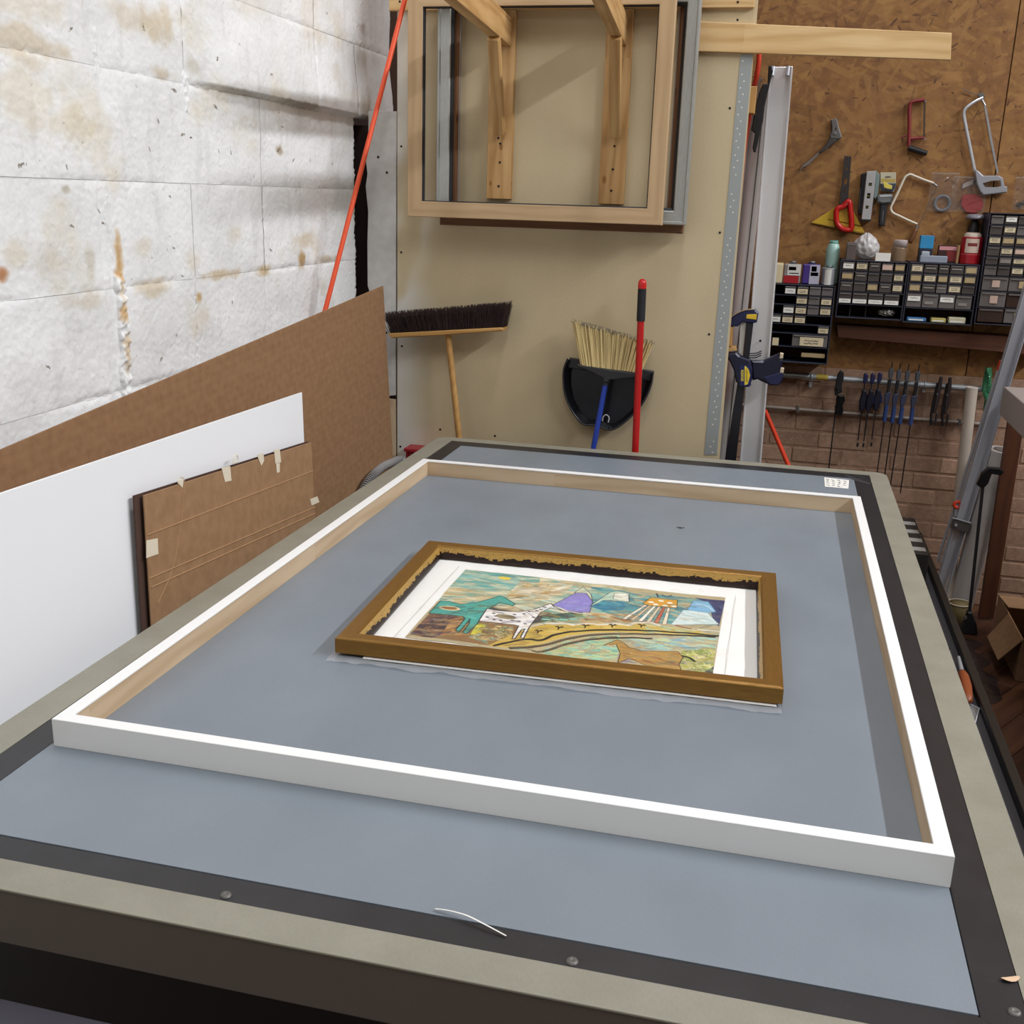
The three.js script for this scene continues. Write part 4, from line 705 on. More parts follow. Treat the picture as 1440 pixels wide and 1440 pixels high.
// ---------------------------------------------------------------- pale extrusions clamped to the partition end
const low = (a, b, y) => along(a, b, y);
{
  const t = thing('metal_extrusion', 'long flat white metal extrusion leaning between the partition and the chipboard wall', 'extrusion');
  const a = [-0.0761,2.1606,-4.1400], b = [-0.0553,0.7731,-4.0750], e = low(a, b, 0.01), q = 0.080;
  part('web', bar(e, a, q, 0.010, [0, 0, 1], 0.002), M.alu, t);
  const d = V(a).sub(V(e)).normalize(), x = d.clone().cross(new THREE.Vector3(0, 0, 1)).normalize().multiplyScalar(q / 2 - 0.004), sh = (p, k, z = 0) => [p[0] + x.x * k, p[1] + x.y * k, p[2] + z];
  for (const k of [-1, 1]) part('flange', bar(sh(e, k, 0.008), sh(a, k, 0.008), 0.007, 0.014, [0, 0, 1], 0.002), M.alu, t);
  for (const k of [-0.72, 0.72]) part('end_stud', rod(sh(a, k, 0.005), sh([a[0] - 0.002, a[1] - 0.03, a[2]], k, 0.012), 0.008, 0.008, 14), M.aluRail, t);
  const h = [-0.0598,1.2240,-4.0850]; part('bolt_hole', disc(h[0], h[1], h[2] + 0.0045, 0.0045, 0.002, 12), M.screw, t);
  settle(t);
}
{
  const t = thing('metal_extrusion', 'rounded pale metal extrusion standing behind the bar clamp, next to the partition edge', 'extrusion');
  const a = [-0.1353,2.0855,-4.1800], b = [-0.1592,0.7747,-4.1400], e = low(a, b, 0.01);
  part('tube', rod(e, a, 0.033, 0.033, 28), plain(0xd6d3d0, 0.32, { metalness: 0.2 }), t);
  const x = 0.036; part('edge_lip', bar([e[0] - x, e[1], e[2] + 0.01], [a[0] - x, a[1], a[2] + 0.01], 0.014, 0.02, [0, 0, 1], 0.002), plain(0xc9bcb0, 0.4), t);
  part('groove', bar([e[0] + 0.012, e[1], e[2] + 0.031], [a[0] + 0.012, a[1], a[2] + 0.031], 0.004, 0.003, [0, 0, 1], 0.001), M.dullSteel, t);
  settle(t);
}
{
  const t = thing('clamp_head', 'black hooked metal fitting at the top of the pale extrusions', 'fitting');
  part('hook', ext([[-0.1054,2.1550], [-0.1164,2.1520], [-0.1145,2.0968], [-0.1298,2.0968], [-0.1408,2.0664], [-0.1490,2.0103], [-0.1554,1.9473], [-0.1418,1.9359], [-0.1456,1.8879], [-0.1418,1.8758], [-0.1338,1.8759], [-0.1250,1.9362], [-0.1183,1.9800], [-0.1172,2.0260], [-0.1117,2.0666], [-0.1006,2.1395]], -4.07, 0.03, 0.003), M.black, t);
  part('spring_wire', tube(z3([[-0.1430,2.0676], [-0.1381,2.1017], [-0.1356,2.1118], [-0.1420,2.1093], [-0.1494,2.0739]], -4.045), 0.0022, { n: 30, seg: 8 }), M.steel, t);
  settle(t);
}
{
  const z = -3.975;
  const b1 = thing('wood_block', 'pale wood block with a dark hole, fixed high on the partition end', 'wood block', 'wood blocks on the partition end');
  part('block', metric(ext([[-0.1791,2.0817], [-0.1459,2.0819], [-0.1475,1.9958], [-0.1791,1.9967]], -4.045, 0.07, 0.002), 'y'), M.handle, b1);
  const h = [-0.1720,2.0356]; part('hole', new THREE.CylinderGeometry(0.006, 0.006, 0.002, 12).rotateX(Math.PI / 2).scale(0.9, 2.6, 1).translate(h[0], h[1], z + 0.0005), M.screw, b1); settle(b1);
  const b2 = thing('wood_block', 'pale wood block held in the jaws of the blue bar clamp', 'wood block', 'wood blocks on the partition end');
  part('block', metric(ext([[-0.1957,1.2759], [-0.1583,1.2779], [-0.1567,1.2096], [-0.1900,1.2064]], -4.05, 0.065, 0.002), 'y'), M.handle, b2);
  part('packing_strip', metric(ext([[-0.1899,1.2051], [-0.1429,1.2092], [-0.1374,1.1947], [-0.1883,1.1852]], -4.04, 0.05, 0.002), 'x'), M.pine, b2); settle(b2);
}
single('orange_cable', tube([[-0.1600,2.2766,-4.0900], [-0.1515,2.1821,-4.0900], [-0.1539,2.1298,-4.0900], [-0.1596,2.0862,-4.0900], [-0.1686,1.9919,-4.1000], [-0.1764,1.8858,-4.1000], [-0.1788,1.7417,-4.1000], [-0.1813,1.5945,-4.1000], [-0.1804,1.3422,-4.1000], [-0.1886,0.9998,-4.1000]], 0.0088, { n: 90, seg: 10 }), M.orangeRed, 'orange-red cable running down behind the free edge of the partition', 'cable');
single('orange_pole', rod([-0.0204,0.8829,-4.5500], along([-0.0204,0.8829,-4.5500], [0.0903,0.7174,-4.3000], 0.01), 0.009, 0.009, 12), M.orangeRed, 'orange pole slanting down behind the flat white extrusion', 'pole');
{
  const t = thing('bar_clamp', 'big dark blue bar clamp with yellow lettering gripping the pale extrusions', 'clamp');
  const z = -3.985, p = (l) => l;
  part('upper_jaw', ext([[-0.1864,1.2797], [-0.1861,1.2911], [-0.1623,1.3154], [-0.1378,1.3309], [-0.1147,1.3404], [-0.0861,1.3435], [-0.0736,1.3318], [-0.0760,1.2992], [-0.0901,1.2951], [-0.1276,1.2981], [-0.1406,1.2810]], -4.02, 0.035, 0.004), M.navy, t);
  part('jaw_trim', tube(z3([[-0.1854,1.2932], [-0.1624,1.3175], [-0.1381,1.3334], [-0.1148,1.3421], [-0.0883,1.3443]], z), 0.0022, { n: 40, seg: 6 }), plain(0xa08c6a, 0.5), t);
  part('jaw_badge', ext([[-0.1134,1.3255], [-0.0786,1.3282], [-0.0789,1.3090], [-0.1146,1.3113]], z - 0.001, 0.004, 0.001), M.yellow, t);
  part('jaw_post', ext([[-0.1347,1.2939], [-0.1133,1.2959], [-0.1151,1.1833], [-0.1294,1.1841]], -4.02, 0.02, 0.001), plain(0xbdb9b2, 0.4), t);
  part('bar', metric(ext([[-0.1127,1.2967], [-0.0882,1.2955], [-0.0917,1.1713], [-0.0988,1.0701], [-0.1059,0.7966], [-0.1069,0.7672], [-0.1500,0.7658], [-0.1457,0.7977], [-0.1254,1.0748], [-0.1114,1.1761]], -4.012, 0.02, 0.0015), 'y'), plain(0x1c1b20, 0.35), t);
  part('body', ext([[-0.1778,1.1811], [-0.1392,1.1903], [-0.1248,1.1784], [-0.0870,1.1672], [-0.0754,1.1304], [-0.0745,1.0962], [-0.0826,1.0690], [-0.1035,1.0684], [-0.1301,1.0839], [-0.1421,1.1261], [-0.1596,1.1584]], -4.022, 0.05, 0.006), plain(0x16182f, 0.35), t);
  part('grip', ext([[-0.0847,1.1639], [-0.0412,1.1658], [-0.0057,1.1849], [0.0099,1.1943], [0.0253,1.1708], [0.0256,1.1412], [0.0334,1.1204], [0.0321,1.0991], [0.0207,1.0803], [-0.0082,1.0784], [-0.0341,1.0882], [-0.0558,1.0975], [-0.0729,1.0920]], -4.018, 0.036, 0.007), plain(0x14152c, 0.3), t);
  part('grip_pad', ext([[-0.0358,1.1073], [-0.0036,1.1180], [0.0263,1.1293], [0.0326,1.1119], [0.0204,1.0833], [-0.0085,1.0818]], -3.984, 0.006, 0.002), M.navy, t);
  for (const [x, y] of [[0.0196,1.1873], [0.0262,1.1353]]) part('pad_end', ext([[x - 0.006, y - 0.011], [x + 0.006, y - 0.009], [x + 0.007, y + 0.008], [x - 0.005, y + 0.010]], -4.0, 0.02, 0.002), plain(0xc9b79a, 0.6), t);
  for (const k of [0, 1, 2]) { const o = k * 18; part('release_prong', tube([[[-0.0930,1.1880], 0], [[-0.0683,1.1904], 0], [[-0.0505,1.1999], 0]].map(([q]) => [q[0], q[1] - o * 0.00042, z - 0.002]), 0.0022, { n: 20, seg: 6 }), M.black, t); }
  // badge with the lettering
  const badge = ctex(256, 512, (c, w, h) => {
    c.fillStyle = '#1a1f55'; c.fillRect(0, 0, w, h);
    c.fillStyle = '#e6c62e'; c.beginPath(); c.moveTo(128, 20); c.lineTo(200, 110); c.lineTo(236, 250); c.lineTo(180, 470); c.lineTo(112, 490); c.lineTo(112, 30); c.fill(); c.strokeStyle = '#f4e68a'; c.lineWidth = 5; c.stroke();
    c.save(); c.translate(58, 256); c.rotate(-Math.PI / 2); c.fillStyle = '#e9d23a'; c.font = 'bold 92px sans-serif'; c.textAlign = 'center'; c.textBaseline = 'middle'; c.fillText('IRWIN', 0, 0, 420); c.restore();
    c.save(); c.translate(156, 262); c.rotate(-Math.PI / 2); c.fillStyle = '#1a1a1a'; c.font = 'bold 54px sans-serif'; c.textAlign = 'center'; c.textBaseline = 'middle'; c.fillText('QUICK-GRIP', 0, 0, 300); c.restore();
  });
  const q = [[-0.1150,1.0721], [-0.0763,1.0748], [-0.0829,1.1491], [-0.1214,1.1466]], bz = -3.9710;
  const bg = new THREE.BufferGeometry(); bg.setAttribute('position', new THREE.Float32BufferAttribute([0, 1, 2, 0, 2, 3].map((i) => [...q[i], bz]).flat(), 3)); bg.setAttribute('uv', new THREE.Float32BufferAttribute([0, 0, 1, 0, 1, 1, 0, 0, 1, 1, 0, 1], 2)); bg.computeVertexNormals();
  part('badge', bg, std({ map: badge, roughness: 0.4 }), t, 'blue and yellow maker badge with lettering');
  settle(t);
}

const ball = (n) => { const g = new THREE.SphereGeometry(1, n * 2, n); g.deleteAttribute('uv'); g.deleteAttribute('normal'); return mergeVertices(g, 1e-4); };
// ---------------------------------------------------------------- small-parts cabinets on the chipboard
const CF = -4.79, CB = ZB;                                        // cabinet fronts and backs
M.cabinet = plain(0x2a2a35, 0.45); M.cabinetBlue = plain(0x272c3a, 0.45); M.hollow = plain(0x4a3222, 0.9);
M.drawer = plain(0x4b4441, 0.28); M.drawerLight = plain(0x6b6562, 0.25); M.drawerBrown = plain(0x3a2820, 0.35);
const LAB = { c: M.cream, w: M.paperWhite, p: plain(0xd2b3a2, 0.7), t: plain(0xb39c72, 0.7), g: plain(0x8d857c, 0.6) };
const scrib = [0, 1, 2].map((k) => ctex(64, 32, (c, w, h) => { const r = rng(200 + k); c.fillStyle = ['#d8c8a4', '#e8e4da', '#cfc09c'][k]; c.fillRect(0, 0, w, h); c.strokeStyle = '#4a4038'; c.lineWidth = 2.4; for (const y of k === 1 ? [16] : [12, 21]) { c.beginPath(); c.moveTo(12, y); for (let x = 14; x < 52; x += 4) c.lineTo(x, y - 3 + r() * 6); c.stroke(); } }));
const scribM = scrib.map((m) => std({ map: m, roughness: 0.7 }));
// cells: [x0, x1, y0, y1, kind, label, label box in 0..1]; kinds d drawer, l light drawer, b brownish drawer, o open
function cabinet(label, tl, tr, br, bl, cells, mat, extra) {
  const t = thing('parts_cabinet', label, 'storage cabinet', 'small-parts cabinets on the chipboard wall');
  const x0 = (tl[0] + bl[0]) / 2, x1 = (tr[0] + br[0]) / 2, y1 = (tl[1] + tr[1]) / 2, y0 = (bl[1] + br[1]) / 2, w = 0.005;
  part('side', span(x0, x0 + w, y0, y1, CB, CF, 0.0015, 'y'), mat, t); part('side', span(x1 - w, x1, y0, y1, CB, CF, 0.0015, 'y'), mat, t);
  part('top', span(x0, x1, y1 - w, y1, CB, CF, 0.0015), mat, t); part('bottom', span(x0, x1, y0, y0 + w, CB, CF, 0.0015), mat, t);
  part('back', span(x0, x1, y0, y1, CB + 0.001, CB + 0.005, 0), M.hollow, t);
  const rows = new Map();
  const k1 = rng(Math.round(Math.abs(x0) * 1e4));
  for (const [a, b, kind, lab, lb] of cells) {
    const X0 = Math.max(x0 + w, a[0]), X1 = Math.min(x1 - w, b[0]), Y1 = Math.min(y1 - w, a[1]), Y0 = Math.max(y0 + w, b[1]);
    rows.set(Math.round(Y0 * 250), [Y0, x0, x1]);
    if (kind !== 'o') {
      const dm = { d: M.drawer, l: M.drawerLight, b: M.drawerBrown, s: M.smoky }[kind], W = X1 - X0 - 0.004, H = Y1 - Y0 - 0.005, cx = (X0 + X1) / 2, cy = (Y0 + Y1) / 2 + 0.0005;
      const d = part('drawer', at(box(W, H, 0.10, 0.002), cx, cy, CF - 0.054 + k1() * 0.003), dm, t);
      part('pull', at(box(W * 0.9, H * 0.10, 0.008, 0.001), cx, cy + H * 0.36, CF - 0.002), M.drawerLight, d);
      if (lab) { const [u0, u1, v0, v1] = lb ?? [0.08, 0.92, 0.1, 0.62]; part('label', at(new THREE.BoxGeometry(W * (u1 - u0), H * (v1 - v0), 0.001), cx + W * ((u0 + u1) / 2 - 0.5), cy + H * ((v0 + v1) / 2 - 0.5), CF + 0.0005), lab === 'c' || lab === 'w' ? scribM[lab === 'w' ? 1 : (k1() < 0.5 ? 0 : 2)] : LAB[lab], d); }
    }
  }
  for (const [Y0, a, b] of rows.values()) if (Y0 > y0 + 0.012) part('shelf', span(a + w, b - w, Y0 - 0.0022, Y0 + 0.0012, CB + 0.006, CF - 0.001, 0.0005), mat, t);
  extra?.(t, x0, x1, y0, y1); settle(t);
}
// lower left cabinet
{
  const c = [], cx = [185, 310, 436, 562, 688, 812], ry = [520, 618, 714, 815, 911, 1004], P = { '0,1': 'w', '0,2': 'c', '1,2': 'c', '1,4': 'c', '2,1': 'w', '2,2': 'c', '2,4': 'c', '3,0': 'w', '3,1': 'c', '3,2': 'c', '4,4': 'c' }, L = { '0,3': 1, '0,4': 1, '1,3': 1, '2,3': 1 }, B = {};
  const grid = [];
  for (let r = 0; r < 5; r++) for (let k = 0; k < 5; k++) grid.push([r, k]);
  const X = [[-0.0420,1.3728], [0.0085,1.3752], [0.0591,1.3775], [0.1095,1.3799], [0.1596,1.3822], [0.2087,1.3845]].map((p) => p[0]), Y = [[0.0847,1.3787], [0.0887,1.3390], [0.0927,1.2999], [0.0968,1.2586], [0.1008,1.2191], [0.1046,1.1808], [0.1103,1.1243], [0.1164,1.0638]].map((p) => p[1]);
  for (const [r, k] of grid) { const key = r + ',' + k, lab = P[key]; c.push([[X[k], Y[r]], [X[k + 1], Y[r + 1]], lab ? 'd' : L[key] ? 'l' : 'o', lab, [0.06, 0.94, 0.12, 0.72]]); }
  c.push([[X[0], Y[5]], [X[2], Y[6]], 'o'], [[X[2], Y[5]], [X[5], Y[6]], 'l', 'c', [0.22, 0.88, 0.08, 0.78]]);
  c.push([[X[0], Y[6]], [X[3], Y[7]], 'o'], [[X[3], Y[6]], [X[5], Y[7]], 'o']);
  cabinet('blue-grey parts cabinet lowest on the left, several small drawers missing, next to white extrusion', [X[0] - 0.012, Y[0] + 0.006], [X[5] + 0.006, Y[0] + 0.006], [X[5] + 0.006, Y[7] - 0.008], [X[0] - 0.012, Y[7] - 0.008], c, M.cabinetBlue, (t) => {
    const a = [0.1047,1.0988], b = [0.2033,1.0814]; part('label_box', span(a[0], b[0], b[1], a[1], CF - 0.09, CF - 0.012, 0.002), LAB.t, t);
    const e = [-0.0199,1.1586], f = [0.0061,1.1265]; part('loose_card', span(e[0], f[0], f[1], e[1], CF + 0.001, CF + 0.003, 0.0004), LAB.c, t);
  });
}
{
  const c = [], Y = [[0.3189,1.4892], [0.3237,1.4475], [0.3284,1.4064], [0.3332,1.3642], [0.3389,1.3139], [0.3455,1.2561]].map((p) => p[1]), X = [[0.2252,1.4599], [0.2841,1.4624], [0.3367,1.4647], [0.3856,1.4667], [0.4364,1.4689], [0.4818,1.4708]].map((p) => p[0]);
  const P = { '0,0': 'w', '0,1': 'c', '0,2': 'g', '0,3': 'p', '0,4': 't', '1,0': 't', '1,1': 'g', '1,4': 'c', '2,0': 'g', '2,2': 't', '2,3': 'g', '2,4': 'c' };
  for (let r = 0; r < 3; r++) for (let k = 0; k < 5; k++) c.push([[X[k], Y[r]], [X[k + 1], Y[r + 1]], 'd', P[r + ',' + k], P[r + ',' + k] === 'g' ? [0.15, 0.85, 0.55, 0.7] : [0.08, 0.9, 0.25, 0.85]]);
  const x4 = [0, 1, 2, 3, 4].map((k) => mix(X[0] - 0.004, X[5] - 0.008, k / 4)); for (let k = 0; k < 4; k++) c.push([[x4[k], Y[3]], [x4[k + 1], Y[4]], 'd', 'w', [0.04, 0.96, 0.06, 0.42]]);
  for (let k = 0; k < 3; k++) c.push([[x4[k], Y[4]], [x4[k + 1], Y[5]], 'o']);
  cabinet('dark parts cabinet whose open bottom compartment holds a silver bag', [0.2181,1.4895], [0.4837,1.4969], [0.4982,1.2585], [0.2324,1.2532], c, M.cabinet, (t, x0, x1, y0) => {
    for (let k = 1; k < 3; k++) part('divider', span(x4[k] - 0.0015, x4[k] + 0.0015, y0, Y[4], CB + 0.006, CF - 0.03, 0.0005, 'y'), M.cabinet, t);
  });
  const b = [0.4335,1.2729], g = ball(20), p = g.attributes.position; for (let i = 0; i < p.count; i++) { const v = new THREE.Vector3().fromBufferAttribute(p, i), k = 1 + 0.22 * n2(v.x * 2.4 + v.z, v.y * 2.4 - v.z); p.setXYZ(i, v.x * 0.037 * k, Math.max(-0.9, v.y) * 0.016 * k, v.z * 0.03 * k); }
  g.computeVertexNormals(); const m = single('foil_bag', g, plain(0x9a958c, 0.3, { metalness: 0.5 }), 'crumpled silver bag in the open bottom compartment of the middle cabinet', 'bag'); const fy = [0.4346,1.2636][1]; m.position.set(b[0], fy + 0.003, CF - 0.045);
}
{
  const c = [], Y = [[0.6142,1.4911], [0.6194,1.4508], [0.6245,1.4121], [0.6296,1.3732], [0.6376,1.3123], [0.6448,1.2576]].map((p) => p[1]), X = [[0.4998,1.4282], [0.5517,1.4305], [0.6076,1.4330], [0.6515,1.4350], [0.7068,1.4375], [0.7601,1.4399]].map((p) => p[0]);
  const P = { '0,0': 'c', '0,1': 'g', '0,2': 'g', '0,3': 'g', '0,4': 't', '1,0': 't', '1,1': 'c', '1,2': 't', '1,3': 'c', '1,4': 't', '2,0': 't', '2,1': 'g', '2,2': 'g', '2,3': 'c' };
  for (let r = 0; r < 3; r++) for (let k = 0; k < 5; k++) c.push([[X[k], Y[r]], [X[k + 1], Y[r + 1]], (r + k) % 4 ? 'd' : 'l', P[r + ',' + k], P[r + ',' + k] === 'g' ? [0.12, 0.86, 0.5, 0.66] : [0.1, 0.9, 0.2, 0.85]]);
  const x4 = [0, 1, 2, 3, 4].map((k) => mix(X[0] - 0.004, X[5] - 0.006, k / 4)), Q = ['w', 'g', 'w', 'g']; for (let k = 0; k < 4; k++) c.push([[x4[k], Y[3]], [x4[k + 1], Y[4]], 'l', Q[k], Q[k] === 'w' ? [0.06, 0.9, 0.45, 0.85] : [0.15, 0.7, 0.25, 0.45]]);
  for (let k = 0; k < 3; k++) c.push([[mix(x4[0], x4[4], k / 3), Y[4]], [mix(x4[0], x4[4], (k + 1) / 3), Y[5]], 'o']);
  cabinet('dark parts cabinet with blue and yellow packets in its bottom bins', [0.4885,1.4919], [0.7627,1.4973], [0.7651,1.2509], [0.4993,1.2497], c, M.cabinet, (t, x0, x1, y0) => {
    for (const [a, b, col, n] of [[[0.5119,1.2859], [0.5880,1.2656], 0x3f6f9c, 'packet'], [[0.6059,1.2908], [0.6645,1.2675], 0xb8a860, 'packet'], [[0.6745,1.3032], [0.7402,1.2716], 0xc9c3a4, 'packet']]) { const q = part(n, span(a[0], b[0], y0 + 0.006, y0 + 0.006 + (a[1] - b[1]) * 0.8, CF - 0.06, CF - 0.008, 0.004), plain(col, 0.4), t); part('packet_print', span(mix(a[0], b[0], 0.1), mix(a[0], b[0], 0.85), y0 + 0.011, y0 + 0.016, CF - 0.009, CF - 0.0075, 0), LAB.w, q); }
  });
}
{
  const c = [], Y = [[0.8346,1.6899], [0.8402,1.6515], [0.8463,1.6100], [0.8523,1.5682], [0.8580,1.5289], [0.8632,1.4933], [0.8692,1.4521], [0.8778,1.3930], [0.8872,1.3279], [0.8962,1.2663]].map((p) => p[1]), xa = [0.7844,1.5587][0], cw = [0.8358,1.5607][0] - xa, X = [0, 1, 2, 3, 4].map((k) => xa + k * cw * 0.98 - 0.005);
  const P = { '0,1': 'w', '1,1': 'c', '2,0': 'c', '2,1': 't', '2,2': 't', '3,1': 'c', '3,2': 'p', '4,1': 'g', '4,2': 'c', '5,2': 'c', '1,3': 'c', '3,3': 'w' };
  for (let r = 0; r < 6; r++) for (let k = 0; k < 4; k++) c.push([[X[k], Y[r]], [X[k + 1], Y[r + 1]], (r * 3 + k) % 5 ? 'd' : 'l', P[r + ',' + k], [0.08, 0.92, 0.3, 0.9]]);
  for (let r = 6; r < 9; r++) for (let k = 0; k < 2; k++) c.push([[X[k * 2], Y[r]], [X[k * 2 + 2], Y[r + 1]], r === 8 && k === 0 || r === 7 && k === 1 ? 'b' : 'l', r === 8 && k === 0 || r === 7 && k === 1 ? null : ['p', 't'][k], [0.38, 0.68, 0.25, 0.75]]);
  cabinet('tall dark parts cabinet at the right edge, two wide drawers in its lower rows', [X[0] - 0.008, Y[0] + 0.008], [X[4] + 0.008, Y[0] + 0.008], [X[4] + 0.008, Y[9] - 0.008], [X[0] - 0.008, Y[9] - 0.008], c, M.cabinet);
}
// plank the cabinets sit on
single('shelf_plank', metric(ext([[0.2382,1.2211], [0.9832,1.2098], [1.0645,1.2087], [1.0752,1.1395], [0.2498,1.1676]].map((p) => p), ZB, 0.1, 0.002), 'x'), M.redWood, 'reddish plank fixed to the chipboard under the row of parts cabinets', 'plank');

// ---------------------------------------------------------------- things standing on the cabinets
const topA = [0.0844,1.3823][1] + 0.004, topB = [0.3186,1.4918][1], topC = [0.6137,1.4945][1];
function tin(x0, x1, y, h, label, colours, round) {
  const t = thing('paint_tin', label, 'tin'), r = (x1 - x0) / 2, cx = (x0 + x1) / 2, cz = CF - r - 0.006;
  const body = round ? lathe([[0, 0], [r * 0.97, 0], [r, 0.003], [r, h * 0.86], [r * 0.94, h * 0.9], [0, h * 0.9]], cx, y, cz, 28) : at(box(2 * r, h * 0.86, r * 1.2, 0.006, 2), cx, y + h * 0.43, cz);
  part('body', body, colours[0], t);
  part('neck', lathe([[0, 0], [r * 0.42, 0], [r * 0.42, h * 0.1], [r * 0.36, h * 0.12], [0, h * 0.12]], cx, y + h * (round ? 0.9 : 0.86), cz, 20), M.steel, t);
  const zf = round ? cz + r * 1.002 : cz + r * 0.6;
  colours.slice(1).forEach(([m, u0, u1, v0, v1]) => part('label', round ? new THREE.CylinderGeometry(r * 1.006, r * 1.006, h * 0.86 * (v1 - v0), 20, 1, true, (u0 - 0.5) * 3, (u1 - u0) * 3).translate(cx, y + h * 0.86 * (v0 + v1) / 2, cz) : at(new THREE.BoxGeometry(2 * r * (u1 - u0), h * 0.86 * (v1 - v0), 0.001), cx + 2 * r * ((u0 + u1) / 2 - 0.5), y + h * 0.86 * (v0 + v1) / 2, zf + 0.0006), m, t));
  return settle(t);
}
const pr1 = plain(0xa81c24, 0.4), wp = plain(0xd8d4cc, 0.4), pp = plain(0x46307c, 0.4), lav = plain(0xb9b4c4, 0.4), dk = plain(0x2a2a34, 0.5);
tin([-0.0011,1.3829][0], [0.0687,1.3861][0], topA, [0.0350,1.4756][1] - [0.0441,1.3829][1], 'white and red rectangular tin on the lowest left cabinet', [plain(0x8d8480, 0.4), [wp, 0.22, 1, 0.42, 1], [pr1, 0.04, 0.92, 0.02, 0.40], [pr1, 0.28, 0.72, 0.68, 0.86], [dk, 0.36, 0.9, 0.5, 0.55]]);
tin([0.0759,1.3864][0], [0.1461,1.3896][0], topA, [0.1067,1.4774][1] - [0.1165,1.3822][1], 'purple and lavender rectangular tin beside the white and red tin', [pp, [lav, 0.42, 1, 0.02, 0.98], [dk, 0.48, 0.92, 0.42, 0.6], [wp, 0.5, 0.8, 0.64, 0.9]]);
tin([0.1540,1.3900][0], [0.2117,1.3927][0], topA, [0.1756,1.4642][1] - [0.1838,1.3865][1], 'plain silver tin between the purple tin and the pale green bottle', [M.galv, [wp, 0.3, 0.62, 0.02, 0.96]], true);
{
  const a = [-0.0282,1.4629], b = [-0.0043,1.3909], t = thing('carton', 'pale carton half hidden behind the flat white extrusion on the lowest left cabinet', 'box');
  part('body', span(a[0] - 0.05, b[0], topA, a[1], CF - 0.09, CF - 0.02, 0.002), LAB.c, t); part('flap', span(a[0] - 0.05, b[0], a[1], a[1] + 0.003, CF - 0.088, CF - 0.05, 0.001), LAB.c, t); settle(t);
}
{
  const c = [0.1925,1.4721], y1 = [0.1824,1.5663][1], t = thing('bottle', 'pale green plastic bottle standing behind the silver tin', 'bottle'), h = y1 - topA, r = 0.0285;
  part('body', lathe([[0, 0], [r * 0.9, 0], [r, 0.006], [r, h * 0.3], [r * 0.93, h * 0.45], [r, h * 0.6], [r, h * 0.8], [r * 0.75, h * 0.91], [r * 0.6, h * 0.93], [0, h * 0.93]], c[0], topA, -4.885, 28), plain(0x9fc0b4, 0.35), t);
  part('cap', lathe([[r * 0.62, h * 0.925], [r * 0.66, h * 0.94], [r * 0.6, h], [0, h]], c[0], topA, -4.885, 20), plain(0x5f8f82, 0.4), t);
  part('print', new THREE.CylinderGeometry(r * 1.004, r * 1.004, 0.02, 12, 1, true, -0.3, 0.5).translate(c[0], topA + h * 0.34, -4.885), plain(0x2e5f60, 0.5), t); settle(t);
}
{
  const a = [0.2443,1.5611], b = [0.2810,1.5016]; const t = thing('carton', 'small grey-brown box at the left end on top of the middle cabinet', 'box'); part('body', span(a[0], b[0], topB, a[1], CF - 0.08, CF - 0.03, 0.002), plain(0x5b504a, 0.6), t); part('lid', span(a[0] - 0.001, b[0] + 0.001, a[1] - 0.012, a[1] + 0.001, CF - 0.081, CF - 0.029, 0.001), plain(0x6b615c, 0.6), t); settle(t);
}
{
  // slumped white plastic bag
  const g = ball(24), p = g.attributes.position, c = [0.3226,1.5684], w = ([0.3796,1.5532][0] - [0.2756,1.5493][0]) / 2, h = [0.3187,1.6027][1] - topB;
  for (let i = 0; i < p.count; i++) { const v = new THREE.Vector3().fromBufferAttribute(p, i), y = (v.y + 1) / 2, k = 1 + 0.13 * n2(v.x * 2.2 + 3, v.y * 2.4 + v.z * 2) + 0.02 * n2(v.x * 9, v.y * 7 + v.z * 7), s = mix(1.1, 0.62, y * y); p.setXYZ(i, v.x * w * k * s, y * h * (0.85 + 0.15 * k), v.z * 0.045 * k); }
  g.computeVertexNormals(); const m = single('plastic_bag', g, phys({ color: 0xcfcac6, roughness: 0.35, transmission: 0.2, thickness: 0 }), 'crumpled white plastic bag on top of the middle cabinet', 'bag'); m.position.set(c[0], topB, CF - 0.075);
}
{
  const a = [0.3595,1.5257], b = [0.4184,1.4951]; const t = thing('label_card', 'small white printed card leaning on top of the middle cabinet', 'card'); part('card', span(a[0], b[0], topB, a[1], CF - 0.012, CF - 0.008, 0.0006), scribM[1], t); part('foot', span(a[0], b[0], topB, topB + 0.003, CF - 0.03, CF - 0.012, 0.0006), LAB.w, t); settle(t);
}
{
  const a = [0.4223,1.5506], b = [0.4837,1.4969], l = [0.4294,1.5788], e = [0.4768,1.5527]; const t = thing('jar', 'small brownish clear jar with a pale lid at the right end of the middle cabinet', 'jar'), cx = (a[0] + b[0]) / 2, r = (b[0] - a[0]) / 2;
  part('body', lathe([[0, 0], [r * 0.95, 0], [r, 0.004], [r, a[1] - topB - 0.006], [r * 0.85, a[1] - topB], [0, a[1] - topB]], cx, topB, CF - 0.06, 24), plain(0x7a614a, 0.3), t); part('lid', lathe([[0, 0], [r * 0.88, 0], [r * 0.88, l[1] - a[1] - 0.002], [r * 0.8, l[1] - a[1]], [0, l[1] - a[1]]], cx + 0.002, a[1], CF - 0.06, 24), plain(0xb9aaa6, 0.5), t); settle(t);
}
